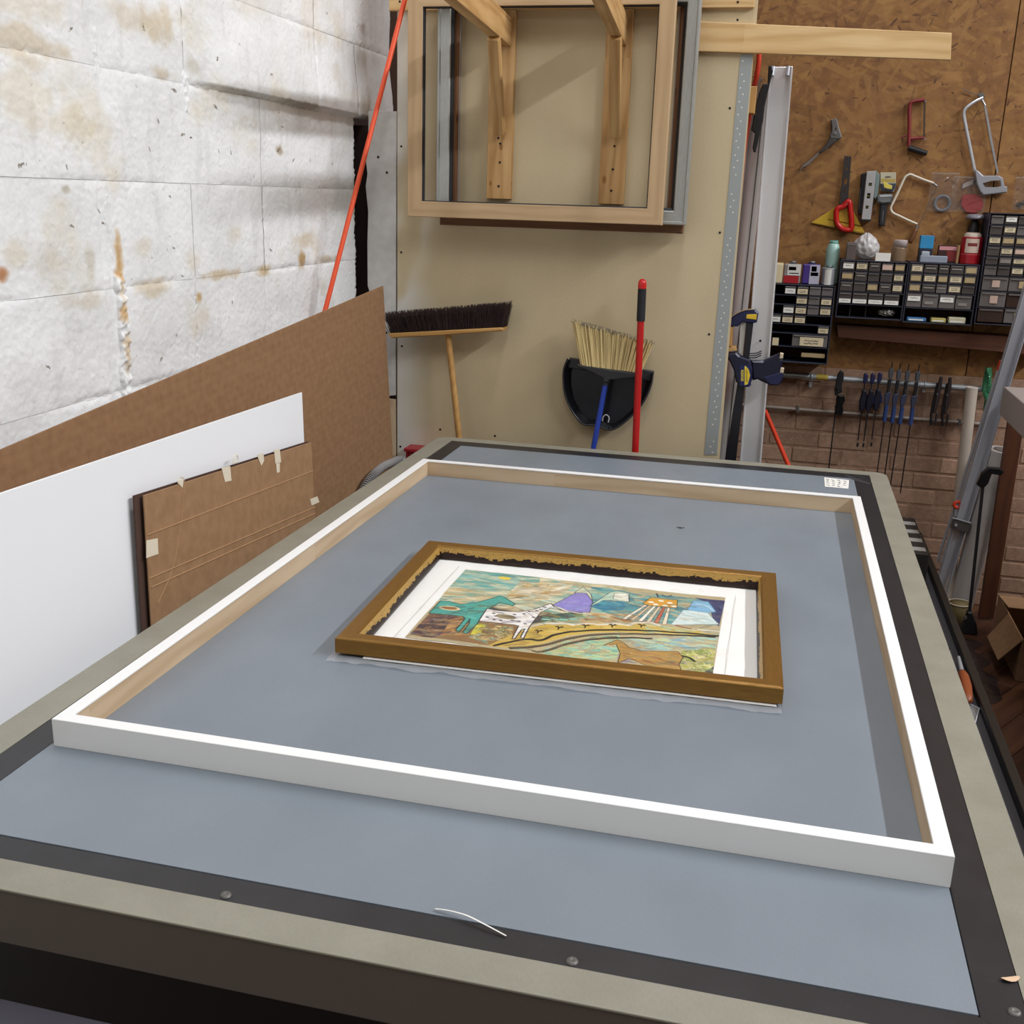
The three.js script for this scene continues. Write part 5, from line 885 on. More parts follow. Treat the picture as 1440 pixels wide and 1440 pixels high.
{
  const a = [0.5294,1.5995], b = [0.5810,1.5224]; const t = thing('carton', 'small box with a bright blue top, standing behind the long grey strip', 'box'), h = a[1] - topC; part('body', span(a[0], b[0], topC, topC + h * 0.52, CF - 0.09, CF - 0.04, 0.002), plain(0x1d2333, 0.5), t); part('upper', span(a[0], b[0], topC + h * 0.52, a[1], CF - 0.09, CF - 0.04, 0.002), plain(0x2f86b4, 0.45), t); settle(t);
  const c = [0.5329,1.5226], d = [0.6383,1.5033], s = thing('battery_strip', 'long grey plastic strip lying at the front of the right-hand cabinet top', 'tool'); part('body', span(c[0], d[0], topC, c[1], CF - 0.035, CF - 0.01, 0.004), plain(0x8d93a0, 0.4), s); part('end', span(c[0] + 0.004, c[0] + 0.035, c[1] - 0.002, c[1] + 0.016, CF - 0.034, CF - 0.012, 0.004), plain(0xa6abb4, 0.4), s); settle(s);
}
{
  const a = [0.6047,1.5635], b = [0.6822,1.5094]; const t = thing('carton', 'dark red and black product box on top of the right-hand cabinet', 'box');
  part('body', span(a[0], b[0], topC, a[1], CF - 0.09, CF - 0.045, 0.002), plain(0x3a1c1c, 0.45), t); part('red_panel', span(mix(a[0], b[0], 0.42), b[0] - 0.001, mix(topC, a[1], 0.12), mix(topC, a[1], 0.7), CF - 0.046, CF - 0.0445, 0), plain(0x7c2424, 0.45), t); part('print_band', span(a[0] + 0.002, b[0] - 0.004, mix(topC, a[1], 0.74), mix(topC, a[1], 0.95), CF - 0.046, CF - 0.0445, 0), plain(0xc9898a, 0.5), t); settle(t);
  const p = single('wood_offcut', span([0.6739,1.5645][0], [0.6829,1.5648][0], topC, [0.6777,1.5663][1], CF - 0.1, CF - 0.03, 0.002, 'y'), M.pineDark, 'thin upright wood offcut between the dark red box and the red spray can', 'offcut');
}
{
  const a = [0.6882,1.6010], b = [0.7702,1.5023], cx = (a[0] + b[0]) / 2, r = (b[0] - a[0]) / 2, h = a[1] - topC, t = thing('spray_can', 'red can with a white label and pale cap, against the tall cabinet', 'can');
  part('body', lathe([[0, 0], [r * 0.96, 0], [r, 0.003], [r, h * 0.97], [r * 0.9, h], [0, h]], cx, topC, CF - 0.06, 28), plain(0x9c1420, 0.3), t);
  part('label', new THREE.CylinderGeometry(r * 1.006, r * 1.006, h * 0.52, 20, 1, true, -0.75, 1.35).translate(cx, topC + h * 0.68, CF - 0.06), plain(0xcfb9a8, 0.5), t); part('label_print', new THREE.CylinderGeometry(r * 1.01, r * 1.01, h * 0.12, 14, 1, true, -0.5, 0.9).translate(cx, topC + h * 0.72, CF - 0.06), plain(0x7c2a2c, 0.5), t);
  part('seam_band', new THREE.CylinderGeometry(r * 1.006, r * 1.006, 0.002, 28, 1, true).translate(cx, topC + h * 0.36, CF - 0.06), plain(0xc96a6a, 0.4), t);
  part('cap', lathe([[r * 0.8, 0], [r * 0.78, h * 0.1], [r * 0.6, h * 0.16], [0, h * 0.16]], cx, topC + h, CF - 0.06, 24), plain(0xc9b9a8, 0.4), t); settle(t);
  const c = [0.7372,1.6792], s = thing('bottle', 'dark bottle with a flat grey cap standing behind the red can', 'bottle'), y1 = [0.7356,1.6905][1], y0 = topC; part('body', lathe([[0, 0], [0.022, 0], [0.023, 0.01], [0.023, (y1 - y0) * 0.72], [0.012, (y1 - y0) * 0.84], [0.012, (y1 - y0) * 0.9], [0, (y1 - y0) * 0.9]], c[0], y0, -4.912, 24), plain(0x1f1a1c, 0.4), s); part('cap', lathe([[0, 0], [0.034, 0], [0.036, 0.008], [0.03, 0.02], [0, 0.022]], c[0], y1 - 0.022, -4.912, 24), plain(0x77727a, 0.4), s); settle(s);
}

// ---------------------------------------------------------------- tools hung on the chipboard
const W0 = ZB;                                                    // face of the chipboard
const nail = (p, t, z = W0 + 0.014) => part('nail', rod([p[0], p[1], W0 - 0.002], [p[0], p[1] + 0.002, z + 0.006], 0.0016, 0.0016, 8), M.dullSteel, t);
{
  const t = thing('pliers', 'grey pointed long-nosed tool hanging slanted at the upper left of the tool wall', 'hand tool');
  part('handles', ext([[0.1275,2.0473], [0.1530,2.0515], [0.1630,2.0209], [0.1805,1.9795], [0.1713,1.9700], [0.1507,1.9705], [0.1366,1.9733], [0.1300,1.9798], [0.1364,2.0012], [0.1339,2.0243]], W0 + 0.004, 0.018, 0.004, [[[0.1471,2.0226], [0.1548,2.0238], [0.1608,2.0054], [0.1498,1.9975], [0.1458,2.0091]]]), M.dullSteel, t);
  part('pivot', disc([0.1530,1.9937][0], [0.1530,1.9937][1], W0 + 0.024, 0.006, 0.006), M.steel, t);
  part('jaw', ext([[0.1337,1.9818], [0.1713,1.9700], [0.1469,1.9510], [0.1124,1.9211], [0.0993,1.9131], [0.0947,1.9188], [0.1212,1.9505]], W0 + 0.005, 0.016, 0.003), plain(0x4a4643, 0.5, { metalness: 0.5 }), t);
  part('nose', ext([[0.1120,1.9250], [0.0993,1.9131], [0.0583,1.8651], [0.0352,1.8547], [0.0237,1.8287], [0.0215,1.8306], [0.0322,1.8645], [0.0673,1.8948], [0.0945,1.9208]], W0 + 0.006, 0.010, 0.002), plain(0x7d726a, 0.5, { metalness: 0.4 }), t);
  nail([0.1407,2.0456], t); settle(t);
}
{
  const t = thing('hand_saw', 'dark steel slotted blade with a red loop handle, hanging over the yellow triangle', 'saw');
  part('blade', ext([[0.1992,1.9060], [0.2269,1.9050], [0.2285,1.8551], [0.2322,1.7328], [0.2277,1.7008], [0.1987,1.7111], [0.1989,1.7636], [0.1995,1.8308]], W0 + 0.012, 0.005, 0.001, [[[0.2060,1.8546], [0.2121,1.8610], [0.2195,1.8549], [0.2135,1.8477]], [[0.2056,1.8152], [0.2137,1.8213], [0.2214,1.8156], [0.2212,1.7959], [0.2141,1.7886], [0.2062,1.7955]], [[0.2086,1.7659], [0.2153,1.7700], [0.2194,1.7622], [0.2145,1.7561]]]), plain(0x45403e, 0.42, { metalness: 0.6 }), t);
  part('red_handle', tube(z3([[0.2350,1.7249], [0.2154,1.7044], [0.1927,1.6917], [0.1918,1.6636], [0.2012,1.6317], [0.2254,1.6124], [0.2556,1.6114], [0.2567,1.6416], [0.2474,1.6854]], W0 + 0.0205), 0.0115, { closed: true, n: 90, seg: 12 }), plain(0xb81c18, 0.32), t);
  part('rivet', disc([0.2284,1.7128][0], [0.2284,1.7128][1], W0 + 0.03, 0.003, 0.003), M.steel, t);
  nail([0.2157,1.8997], t); settle(t);
}
{
  const t = thing('set_square', 'yellow plastic triangle with a slot, hanging behind the red loop handle', 'set square');
  part('plate', ext([[0.0947,1.6351], [0.1877,1.7016], [0.2520,1.6975], [0.3146,1.6014], [0.3095,1.5944]], W0 + 0.001, 0.006, 0.001, [[[0.1567,1.6528], [0.2954,1.6301], [0.2954,1.6237], [0.1605,1.6473]]]), plain(0xc9a32c, 0.4), t);
  part('fence', ext([[0.0937,1.6362], [0.3146,1.6014], [0.3131,1.5937], [0.0950,1.6314]], W0 + 0.0005, 0.0072, 0.001), plain(0x8a6c1c, 0.45), t);
  settle(t);
}
{
  const t = thing('spirit_level', 'black spirit level hanging left of the pale level', 'spirit level');
  part('body', ext([[0.2740,1.8365], [0.2929,1.8428], [0.2984,1.7782], [0.2954,1.6829], [0.2800,1.6784], [0.2762,1.6943], [0.2748,1.7775]], W0 + 0.001, 0.018, 0.003), plain(0x1e1b1c, 0.5), t); part('end_cap', ext([[0.2768,1.6963], [0.2950,1.6968], [0.2955,1.6789], [0.2801,1.6744]], W0 + 0.0005, 0.02, 0.002), M.black, t); part('edge', ext([[0.2748,1.7775], [0.2779,1.7776], [0.2818,1.6944], [0.2786,1.6943]], W0 + 0.0185, 0.002, 0.0005), M.dullSteel, t); nail([0.2877,1.8368], t); settle(t);
}
{
  const t = thing('spirit_level', 'pale grey torpedo level with three square windows, hanging beside the yellow triangle', 'spirit level');
  const sq = (x, y, s = 22, u = 30) => [[-0.0155,2.1226]].map(() => null) && [[x - s, y - u], [x + s, y - u], [x + s - 5, y + u], [x - s - 5, y + u]];
  part('body', ext([[0.2930,1.8459], [0.3295,1.8487], [0.3317,1.7790], [0.3306,1.6529], [0.2937,1.6529], [0.2938,1.7662]], W0 + 0.022, 0.02, 0.002, [[[0.3042,1.8027], [0.3215,1.8031], [0.3209,1.7874], [0.3037,1.7870]], [[0.3026,1.7617], [0.3199,1.7622], [0.3204,1.7377], [0.3031,1.7372]], [[0.3028,1.7118], [0.3186,1.7123], [0.3180,1.6963], [0.3023,1.6959]], [[0.3070,1.8263], [0.3108,1.8303], [0.3152,1.8265], [0.3118,1.8217]]]), plain(0xb4b2b0, 0.38, { metalness: 0.35 }), t);
  part('backing', ext([[0.2957,1.8429], [0.3283,1.8456], [0.3298,1.7790], [0.3291,1.6552], [0.2966,1.6550], [0.2958,1.7663]], W0 + 0.002, 0.0205, 0.001), M.black, t);
  for (const c of [[0.3122,1.7950], [0.3111,1.7497], [0.3100,1.7041]]) part('vial', rod([c[0] - 0.008, c[1], W0 + 0.03], [c[0] + 0.008, c[1], W0 + 0.03], 0.0038, 0.0038, 12), plain(0x7d8a3a, 0.2), t);
  part('foot', ext([[0.2904,1.6568], [0.3322,1.6561], [0.3312,1.6473], [0.2926,1.6484]], W0 + 0.002, 0.04, 0.001), M.black, t); settle(t);
}
{
  const t = thing('blister_pack', 'clear blister pack tucked behind the pale level', 'package');
  part('blister', ext([[0.3290,1.8526], [0.3476,1.8343], [0.3507,1.7677], [0.3446,1.7360], [0.3300,1.7435], [0.3308,1.7869]], W0 + 0.002, 0.018, 0.004), phys({ color: 0x8fa09a, transmission: 0.35, thickness: 0, roughness: 0.2 }), t); part('insert', ext([[0.3303,1.8417], [0.3444,1.8284], [0.3468,1.7676], [0.3351,1.7673]], W0 + 0.001, 0.008, 0.001), plain(0x5a6358, 0.5), t); settle(t);
}
{
  const t = thing('blister_pack', 'hanging pack with a yellow badge and a slot, above the silver bracket', 'package');
  part('card', ext([[0.3496,1.8441], [0.4109,1.8455], [0.4170,1.7891], [0.4114,1.7674], [0.3573,1.7718]], W0 + 0.006, 0.004, 0.001, [[[0.3689,1.8290], [0.3934,1.8295], [0.3941,1.8237], [0.3696,1.8231]]]), plain(0xb9b096, 0.5), t);
  part('blister', ext([[0.3548,1.7993], [0.4149,1.8027], [0.4151,1.7851], [0.4054,1.7684], [0.3599,1.7727]], W0 + 0.009, 0.016, 0.004), plain(0x3d4450, 0.25), t); part('badge', ext([[0.3624,1.8081], [0.3785,1.8046], [0.3822,1.7992], [0.4005,1.7934], [0.4010,1.7789], [0.3846,1.7796], [0.3704,1.7840]], W0 + 0.024, 0.004, 0.001), plain(0xd8c25a, 0.45), t);
  part('upper_print', ext([[0.3549,1.8188], [0.4116,1.8202], [0.4133,1.8066], [0.3563,1.8071]], W0 + 0.0098, 0.001, 0), plain(0xb39c4e, 0.5), t); nail([0.3813,1.8265], t); settle(t);
}
{
  const t = thing('bracket_tool', 'shiny silver bracket tool with a black grip, below the yellow-badged pack', 'hand tool');
  part('head', ext([[0.3521,1.7559], [0.3791,1.7598], [0.4043,1.7613], [0.4099,1.7477], [0.4052,1.7219], [0.3684,1.7177], [0.3519,1.7243], [0.3493,1.7460]], W0 + 0.002, 0.03, 0.007), plain(0x9aa2a4, 0.22, { metalness: 0.85 }), t); part('flange', ext([[0.3556,1.7529], [0.4030,1.7566], [0.4048,1.7476], [0.3575,1.7435]], W0 + 0.031, 0.006, 0.002), M.chrome, t);
  part('grip', ext([[0.3624,1.7187], [0.3908,1.7207], [0.3915,1.6720], [0.3907,1.6293], [0.3660,1.6313], [0.3642,1.6731]], W0 + 0.004, 0.022, 0.005), plain(0x1e1e22, 0.55), t); part('grip_seam', ext([[0.3760,1.6934], [0.3799,1.6935], [0.3816,1.6458], [0.3777,1.6456]], W0 + 0.0255, 0.002, 0.0005), M.dullSteel, t); settle(t);
}
{
  const t = thing('coping_saw', 'coping saw with a cream bow frame and wooden handle, hanging right of the packs', 'saw');
  const z = W0 + 0.016; part('bow', tube(z3([[0.5614,1.8069], [0.5239,1.8187], [0.4840,1.8331], [0.4663,1.8387], [0.4504,1.8298], [0.4436,1.8159], [0.4297,1.7726], [0.4138,1.7267], [0.4065,1.7047], [0.4142,1.6876], [0.4485,1.6712], [0.4848,1.6558], [0.5186,1.6429]], z), 0.0048, { n: 110, seg: 10 }), plain(0xd8cdb8, 0.4), t);
  const b = [0.5776,1.7958], e = [0.5255,1.6388], f = [0.5224,1.6365], h = [0.4995,1.5655];
  part('blade', rod([b[0], b[1], z], [e[0], e[1], z], 0.0014, 0.0014, 6), M.dullSteel, t); part('pin', rod([...[0.5591,1.8081], z], [b[0], b[1], z], 0.003, 0.003, 8), M.steel, t); part('ferrule', rod([f[0], f[1], z], far([f[0], f[1], z], [h[0], h[1], z], 0.14), 0.0065, 0.007, 14), M.steel, t);
  const d = V([h[0], h[1], z]).sub(V([f[0], f[1], z])), L = d.length() * 0.86, g = lathe([[0, 0], [0.006, 0], [0.0085, L * 0.2], [0.0098, L * 0.55], [0.0088, L * 0.85], [0.007, L], [0, L]], 0, 0, 0, 18); g.applyQuaternion(new THREE.Quaternion().setFromUnitVectors(new THREE.Vector3(0, 1, 0), d.clone().normalize())); const s = far([f[0], f[1], z], [h[0], h[1], z], 0.14); part('handle', g.translate(...s), plain(0x6e4426, 0.45), t); nail([0.4689,1.8353], t); settle(t);
}
function clearBag(name, label, cat, pts, seed) {
  const t = thing(name, label, cat); const s = new THREE.Shape(pts.map(([x, y]) => new THREE.Vector2(x, y))), x0 = Math.min(...pts.map((p) => p[0])), x1 = Math.max(...pts.map((p) => p[0])), y0 = Math.min(...pts.map((p) => p[1])), y1 = Math.max(...pts.map((p) => p[1]));
  const g = new THREE.PlaneGeometry(x1 - x0, y1 - y0, 26, 26), p = g.attributes.position; for (let i = 0; i < p.count; i++) p.setZ(i, 0.004 * fbm(p.getX(i) * 40 + seed, p.getY(i) * 40, 3)); g.computeVertexNormals();
  part('film', g.translate((x0 + x1) / 2, (y0 + y1) / 2, W0 + 0.014), phys({ color: 0xf4f2f0, transmission: 0.96, thickness: 0, roughness: 0.1, ior: 1.5 }), t); part('header', span(x0, x1, y1 - 0.004, y1, W0 + 0.008, W0 + 0.012, 0.0005), M.clear, t); return t;
}
{
  const t = clearBag('plastic_bag', 'clear plastic bag holding a grey ring, hanging right of the coping saw', 'bag', [[0.5497,1.8483], [0.6583,1.6951]], 3), c = [0.6074,1.7293];
  part('ring', new THREE.TorusGeometry(0.0335 * 0.86, 0.0058, 10, 40).scale(1, 1, 0.7).translate(c[0], c[1], W0 + 0.007), plain(0x6f737a, 0.4), t); nail([0.5763,1.8701], t); settle(t);
}
{
  const t = clearBag('plastic_bag', 'clear bag with a round red packet, hanging behind the chrome hacksaw handle', 'bag', [[0.6353,1.8355], [0.7711,1.6965]], 7), c = [0.7216,1.7284];
  part('red_packet', ext([[0.6824,1.7644], [0.7319,1.7687], [0.7562,1.7579], [0.7669,1.7263], [0.7616,1.7048], [0.7343,1.6911], [0.7022,1.6965], [0.6810,1.7195], [0.6773,1.7472]], W0 + 0.001, 0.010, 0.003), plain(0x9c1c1e, 0.4), t); part('printed_card', ext([[0.6722,1.8088], [0.7170,1.8311], [0.7264,1.8081], [0.6758,1.7825]], W0 + 0.001, 0.003, 0.0005), plain(0x5c4a48, 0.6), t); for (const k of [0, 1, 2]) part('print_line', ext([[0.6767,1.8068], [0.7137,1.8247], [0.7152,1.8200], [0.6782,1.8017]].map(([x, y]) => [x, y - k * 0.0062]), W0 + 0.0036, 0.001, 0), plain(0xb9aca4, 0.6), t); settle(t);
}
{
  const t = clearBag('plastic_bag', 'clear bag with small black fittings, hanging above the tall cabinet', 'bag', [[0.8741,1.8390], [0.9707,1.7112]], 11), c = [0.9059,1.7346];
  part('fitting', rod([c[0] - 0.015, c[1] - 0.006, W0 + 0.006], [c[0] + 0.022, c[1] + 0.008, W0 + 0.006], 0.005, 0.005, 10), M.black, t); part('fitting', rod([c[0] + 0.002, c[1] - 0.014, W0 + 0.006], [c[0] + 0.012, c[1] + 0.016, W0 + 0.006], 0.004, 0.004, 10), M.dullSteel, t); settle(t);
}
{
  const t = thing('hacksaw', 'small dark red hacksaw with a black handle, hanging at the top of the tool wall', 'saw'), z = W0 + 0.014;
  part('bow', tube(z3([[0.4880,2.1265], [0.4642,2.1243], [0.4459,2.1204], [0.4354,2.1145], [0.4326,2.1000], [0.4383,2.0440], [0.4436,1.9939], [0.4485,1.9478]], z), 0.0072, { n: 90, seg: 12 }), M.darkRed, t);
  part('lower_arm', rod([...[0.4470,1.9772], z], [...[0.5073,1.9824], z], 0.0065, 0.005, 12), M.darkRed, t); part('blade', ext([[0.4837,2.1211], [0.4904,2.1212], [0.5055,1.9832], [0.4996,1.9831]], z - 0.001, 0.002, 0.0004), plain(0x4b403a, 0.5, { metalness: 0.5 }), t);
  part('wing_nut', rod([...[0.4125,1.9830], z], [...[0.4395,1.9930], z], 0.0028, 0.0028, 8), M.darkRed, t); for (const p of [[0.4895,2.1212], [0.5054,1.9773]]) part('blade_pin', disc(p[0], p[1], z + 0.006, 0.004, 0.006), M.steel, t);
  part('handle', (() => { const a = [...[0.4483,1.9427], z], b = [...[0.5213,1.9217], z]; return rod(a, b, 0.0118, 0.0105, 16); })(), plain(0x18151a, 0.45), t); nail([0.4368,2.1096], t); settle(t);
}
{
  const t = thing('hacksaw', 'large chrome hacksaw hanging at the upper right of the tool wall', 'saw'), z = W0 + 0.02;
  part('bow', tube(z3([[0.7060,2.1365], [0.6824,2.1249], [0.6583,2.1076], [0.6439,2.0927], [0.6416,2.0771], [0.6577,2.0221], [0.6855,1.9395], [0.7135,1.8563]], z), 0.0068, { n: 100, seg: 12 }), M.chrome, t);
  part('blade', ext([[0.7115,2.1089], [0.7207,2.1070], [0.7654,1.9700], [0.8049,1.8508], [0.7982,1.8490], [0.7552,1.9698]], z - 0.003, 0.006, 0.001), plain(0xc2c4c8, 0.25, { metalness: 0.8 }), t);
  part('tension_pin', rod([...[0.6995,2.1340], z], [...[0.7175,2.1069], z], 0.0038, 0.0038, 10), M.steel, t); part('wing_nut', ext([[0.6813,2.1473], [0.6944,2.1555], [0.7080,2.1516], [0.7109,2.1394], [0.6929,2.1372]], z - 0.003, 0.008, 0.001), M.dullSteel, t);
  part('handle', ext([[0.7095,1.8646], [0.7243,1.8586], [0.7468,1.8402], [0.8041,1.8424], [0.8218,1.8336], [0.8324,1.8023], [0.8430,1.8005], [0.8455,1.7773], [0.7574,1.7643], [0.7456,1.7746], [0.7267,1.8059]], z - 0.012, 0.024, 0.004, [[[0.7423,1.8127], [0.7778,1.8250], [0.8164,1.8284], [0.8246,1.8000], [0.8070,1.7932], [0.7577,1.7919]]]), plain(0xa9aab0, 0.35, { metalness: 0.5 }), t);
  part('hang_wire', tube(z3([[0.6230,2.1713], [0.6492,2.1593], [0.6790,2.1493], [0.6972,2.1503]], W0 + 0.010), 0.0016, { n: 24, seg: 6 }), M.dullSteel, t); settle(t);
}

// ---------------------------------------------------------------- pipe rail with clamps
const PZ = -4.905;
{
  const a = [[0.0304,0.9818][0] - 0.35, [0.0304,0.9818][1], PZ], b = [...[0.9004,0.9788], PZ], t = thing('pipe_rail', 'upper galvanised pipe rail fixed across the wall, carrying the clamps', 'pipe');
  a[1] = [0.0304,0.9818][1] + 0.008; part('pipe', rod(a, b, 0.0125, 0.0125, 20), M.galv, t);
  for (const p of [[0.1601,0.9590], [0.6311,0.9694]]) { part('strap', new THREE.TorusGeometry(0.0145, 0.003, 8, 20).rotateY(Math.PI / 2).translate(p[0], mix(a[1], b[1], (p[0] - a[0]) / (b[0] - a[0])), PZ), M.galv, t); part('strap_tab', span(p[0] - 0.007, p[0] + 0.007, p[1] - 0.022, p[1] + 0.004, ZB - 0.001, PZ - 0.012, 0.001), M.galv, t); }
  const l0 = [0.1815,0.9855], l1 = [0.2298,0.9825]; part('yellow_tag', rod([l0[0], mix(a[1], b[1], (l0[0] - a[0]) / (b[0] - a[0])), PZ], [l1[0], mix(a[1], b[1], (l1[0] - a[0]) / (b[0] - a[0])), PZ], 0.0128, 0.0128, 20), plain(0xb39a3c, 0.5), t);
  settle(t);
}
{
  const t = thing('pipe_rail', 'thinner lower pipe running along the brown brick below the clamps', 'pipe'); const a = [[-0.0143,0.8323][0] - 0.3, [-0.0143,0.8323][1] + 0.006, -4.925], b = [...[0.9167,0.8265], -4.925];
  part('pipe', rod(a, b, 0.0085, 0.0085, 16), plain(0x9a8d82, 0.45, { metalness: 0.3 }), t); for (const k of [0.35, 0.9]) { const q = far(a, b, k); part('clip', span(q[0] - 0.006, q[0] + 0.006, q[1] - 0.012, q[1] + 0.012, ZB - 0.001, -4.914, 0.001), M.dullSteel, t); } settle(t);
}
{
  const t = thing('bar_clamp', 'large black bar clamp hanging at the left end of the pipe rail', 'clamp', 'clamps hanging on the pipe rail'), z = PZ + 0.016;
  part('jaw', ext([[0.2672,1.0063], [0.2764,1.0257], [0.2915,1.0178], [0.2942,0.9933], [0.2890,0.9631], [0.2943,0.9316], [0.2743,0.9222], [0.2627,0.9414], [0.2641,0.9813]], z, 0.02, 0.003), M.black, t); part('bar', bar([...[0.2761,1.0119], z + 0.008], [...[0.2755,0.5878], z + 0.004], 0.0055, 0.006, [0, 0, 1], 0.001), M.black, t);
  part('body', ext([[0.2806,0.9177], [0.3052,0.9194], [0.3098,0.8947], [0.3020,0.8791], [0.3077,0.8443], [0.2979,0.8284], [0.2759,0.8369], [0.2708,0.8668], [0.2757,0.8923]], z, 0.026, 0.003), M.blackGloss, t); part('sliding_grip', ext([[0.2598,0.9512], [0.2732,0.9501], [0.2749,0.9173], [0.2654,0.9166]], z + 0.002, 0.018, 0.002), M.black, t); settle(t);
}
[[[0.3826,1.0139], [0.3843,0.7235], 'leftmost of the three small navy bar clamps on the pipe rail'], [[0.4115,1.0158], [0.4083,0.7224], 'middle of the three small navy bar clamps on the pipe rail'], [[0.4399,1.0206], [0.4414,0.7332], 'rightmost of the three small navy bar clamps, next to the blue-handled ones']].forEach(([p, e, lab], k) => {
  const t = thing('bar_clamp', lab, 'clamp', 'clamps hanging on the pipe rail'), z = PZ + 0.016 + (k % 2) * 0.004, s = 0.00108;
  const L = (u, v) => [p[0] + u * s * 0.66 + (e[0] - p[0]) * v / 290, p[1] - v * s * 0.98];
  part('jaw', ext([L(-12, 0), L(0, -6), L(14, 0), L(15, 18), L(6, 36), L(-10, 34)], z, 0.022, 0.003), M.navy, t); part('bar', bar([...L(0, 5), z + 0.010], [e[0], e[1], z + 0.006], 0.0048, 0.006, [0, 0, 1], 0.001), plain(0x141216, 0.45), t);
  part('body', ext([L(-8, 60), L(16, 66), L(22, 90), L(18, 130), L(6, 150), L(-14, 148), L(-20, 110)], z, 0.028, 0.004), plain(0x121222, 0.4), t); part('trigger', ext([L(10, 70), L(32, 90), L(34, 112), L(22, 120), L(10, 104)], z + 0.004, 0.018, 0.003), M.navy, t); part('end_stop', ext([L(-5, 284), L(6, 284), L(5, 300), L(-6, 300)].map(([x, y]) => [x, y]), z + 0.004, 0.012, 0.001), M.black, t); settle(t);
});
[[[0.4842,1.0401], [0.4803,0.5881], 'leftmost of the four blue-handled rod clamps on the pipe rail'], [[0.5161,1.0373], [0.5130,0.5704], 'second of the four blue-handled rod clamps, counted from the navy clamps'], [[0.5516,1.0347], [0.5419,0.5368], 'third of the four blue-handled rod clamps, counted from the navy clamps'], [[0.5931,1.0345], [0.5868,0.5047], 'rightmost of the four blue-handled rod clamps, with the longest rod in view']].forEach(([p, e, lab], k) => {
  const t = thing('rod_clamp', lab, 'clamp', 'clamps hanging on the pipe rail'), z = PZ + 0.018 + (k % 2) * 0.003, s = 0.00104, D = Math.hypot(e[0] - p[0], e[1] - p[1]);
  const L = (u, v) => [p[0] + u * s * 0.8 + (e[0] - p[0]) * v / 440, p[1] - v * s * 0.985];
  part('head', ext([L(-11, -2), L(2, -10), L(12, -2), L(11, 26), L(2, 44), L(-10, 30)], z, 0.02, 0.003), plain(0x55565c, 0.4, { metalness: 0.3 }), t); part('screw_tip', rod([...L(2, -34), z + 0.008], [...L(0, -6), z + 0.008], 0.0024, 0.0024, 8), M.black, t);
  part('jaw', ext([L(-10, 40), L(8, 38), L(6, 66), L(-2, 98), L(-10, 96), L(-8, 66)], z + 0.004, 0.014, 0.002), M.black, t); part('pad', rod([...L(12, 60), z + 0.01], [...L(10, 110), z + 0.01], 0.003, 0.003, 8), M.dullSteel, t);
  part('slider', ext([L(-14, 96), L(14, 92), L(12, 118), L(4, 150), L(-10, 150), L(-16, 120)], z, 0.018, 0.003), plain(0x33384c, 0.4), t);
  part('blue_handle', rod([...L(0, 148), z + 0.010], [...L(0, 218), z + 0.009], 0.0085, 0.0095, 14), plain(0x2c4070, 0.4), t); part('rod', rod([...L(0, 10), z + 0.007], [e[0], e[1], z + 0.006], 0.0027, 0.0027, 8), plain(0x161316, 0.45), t); settle(t);
});
[[[0.6879,1.0242], [0.6845,0.8246], 'left one of two dark brown spring clamps on the pipe rail'], [[0.7244,1.0237], [0.7315,0.8322], 'right one of two dark brown spring clamps, nearer the white plastic pole']].forEach(([p, e, lab]) => {
  const t = thing('spring_clamp', lab, 'clamp', 'clamps hanging on the pipe rail'), z = PZ + 0.015, s = 0.00104, m = plain(0x2b2021, 0.5);
  const L = (u, v) => [p[0] + u * s + (e[0] - p[0]) * v / 200, p[1] - v * s];
  part('upper_arm', ext([L(-5, 0), L(6, 0), L(8, 40), L(6, 110), L(-2, 150), L(-12, 150), L(-9, 90), L(-8, 40)], z, 0.018, 0.003), m, t); part('lower_arm', ext([L(-14, 26), L(-8, 24), L(-12, 110), L(-10, 170), L(-4, 200), L(-14, 202), L(-20, 160), L(-18, 80)], z + 0.002, 0.016, 0.003), M.black, t); part('tip', ext([L(2, 148), L(10, 152), L(8, 200), L(2, 202)], z + 0.003, 0.014, 0.002), m, t); part('pivot', disc(L(-6, 70)[0], L(-6, 70)[1], z + 0.0195, 0.004, 0.004), M.dullSteel, t); settle(t);
});
{
  const t = thing('plastic_wrap', 'twisted green plastic wrap hanging at the right end of the pipe rail', 'plastic wrap'), z = PZ + 0.03;
  const path = [[0.8644,1.0743], [0.8731,1.0317], [0.8745,0.9835], [0.8866,0.9359], [0.8852,0.8821]], c = new THREE.CatmullRomCurve3(path.map((p) => new THREE.Vector3(p[0], p[1], z))), g = new THREE.TubeGeometry(c, 60, 0.018, 20), p = g.attributes.position;
  for (let i = 0; i < p.count; i++) { const ring = Math.floor(i / 21), ct = c.getPointAt(Math.min(1, ring / 60)), v = new THREE.Vector3().fromBufferAttribute(p, i).sub(ct), a = Math.atan2(v.z, v.x), u = ring / 60, k = (0.55 + 0.4 * Math.sin(Math.PI * clamp(u * 1.05, 0, 1)) + 0.22 * Math.cos(3 * a + u * 9) + 0.14 * n2(a * 2, u * 14)); v.multiplyScalar(k).add(ct); p.setXYZ(i, v.x, v.y, v.z); }
  g.computeVertexNormals(); part('wrap', g, phys({ color: 0x3f7f5a, transmission: 0.3, thickness: 0, roughness: 0.2 }), t);
  const h = [0.8841,0.8772]; part('tie', new THREE.SphereGeometry(0.009, 12, 10).scale(1, 1.4, 1).translate(h[0], h[1], z), plain(0x6a7f78, 0.5), t); settle(t);
}

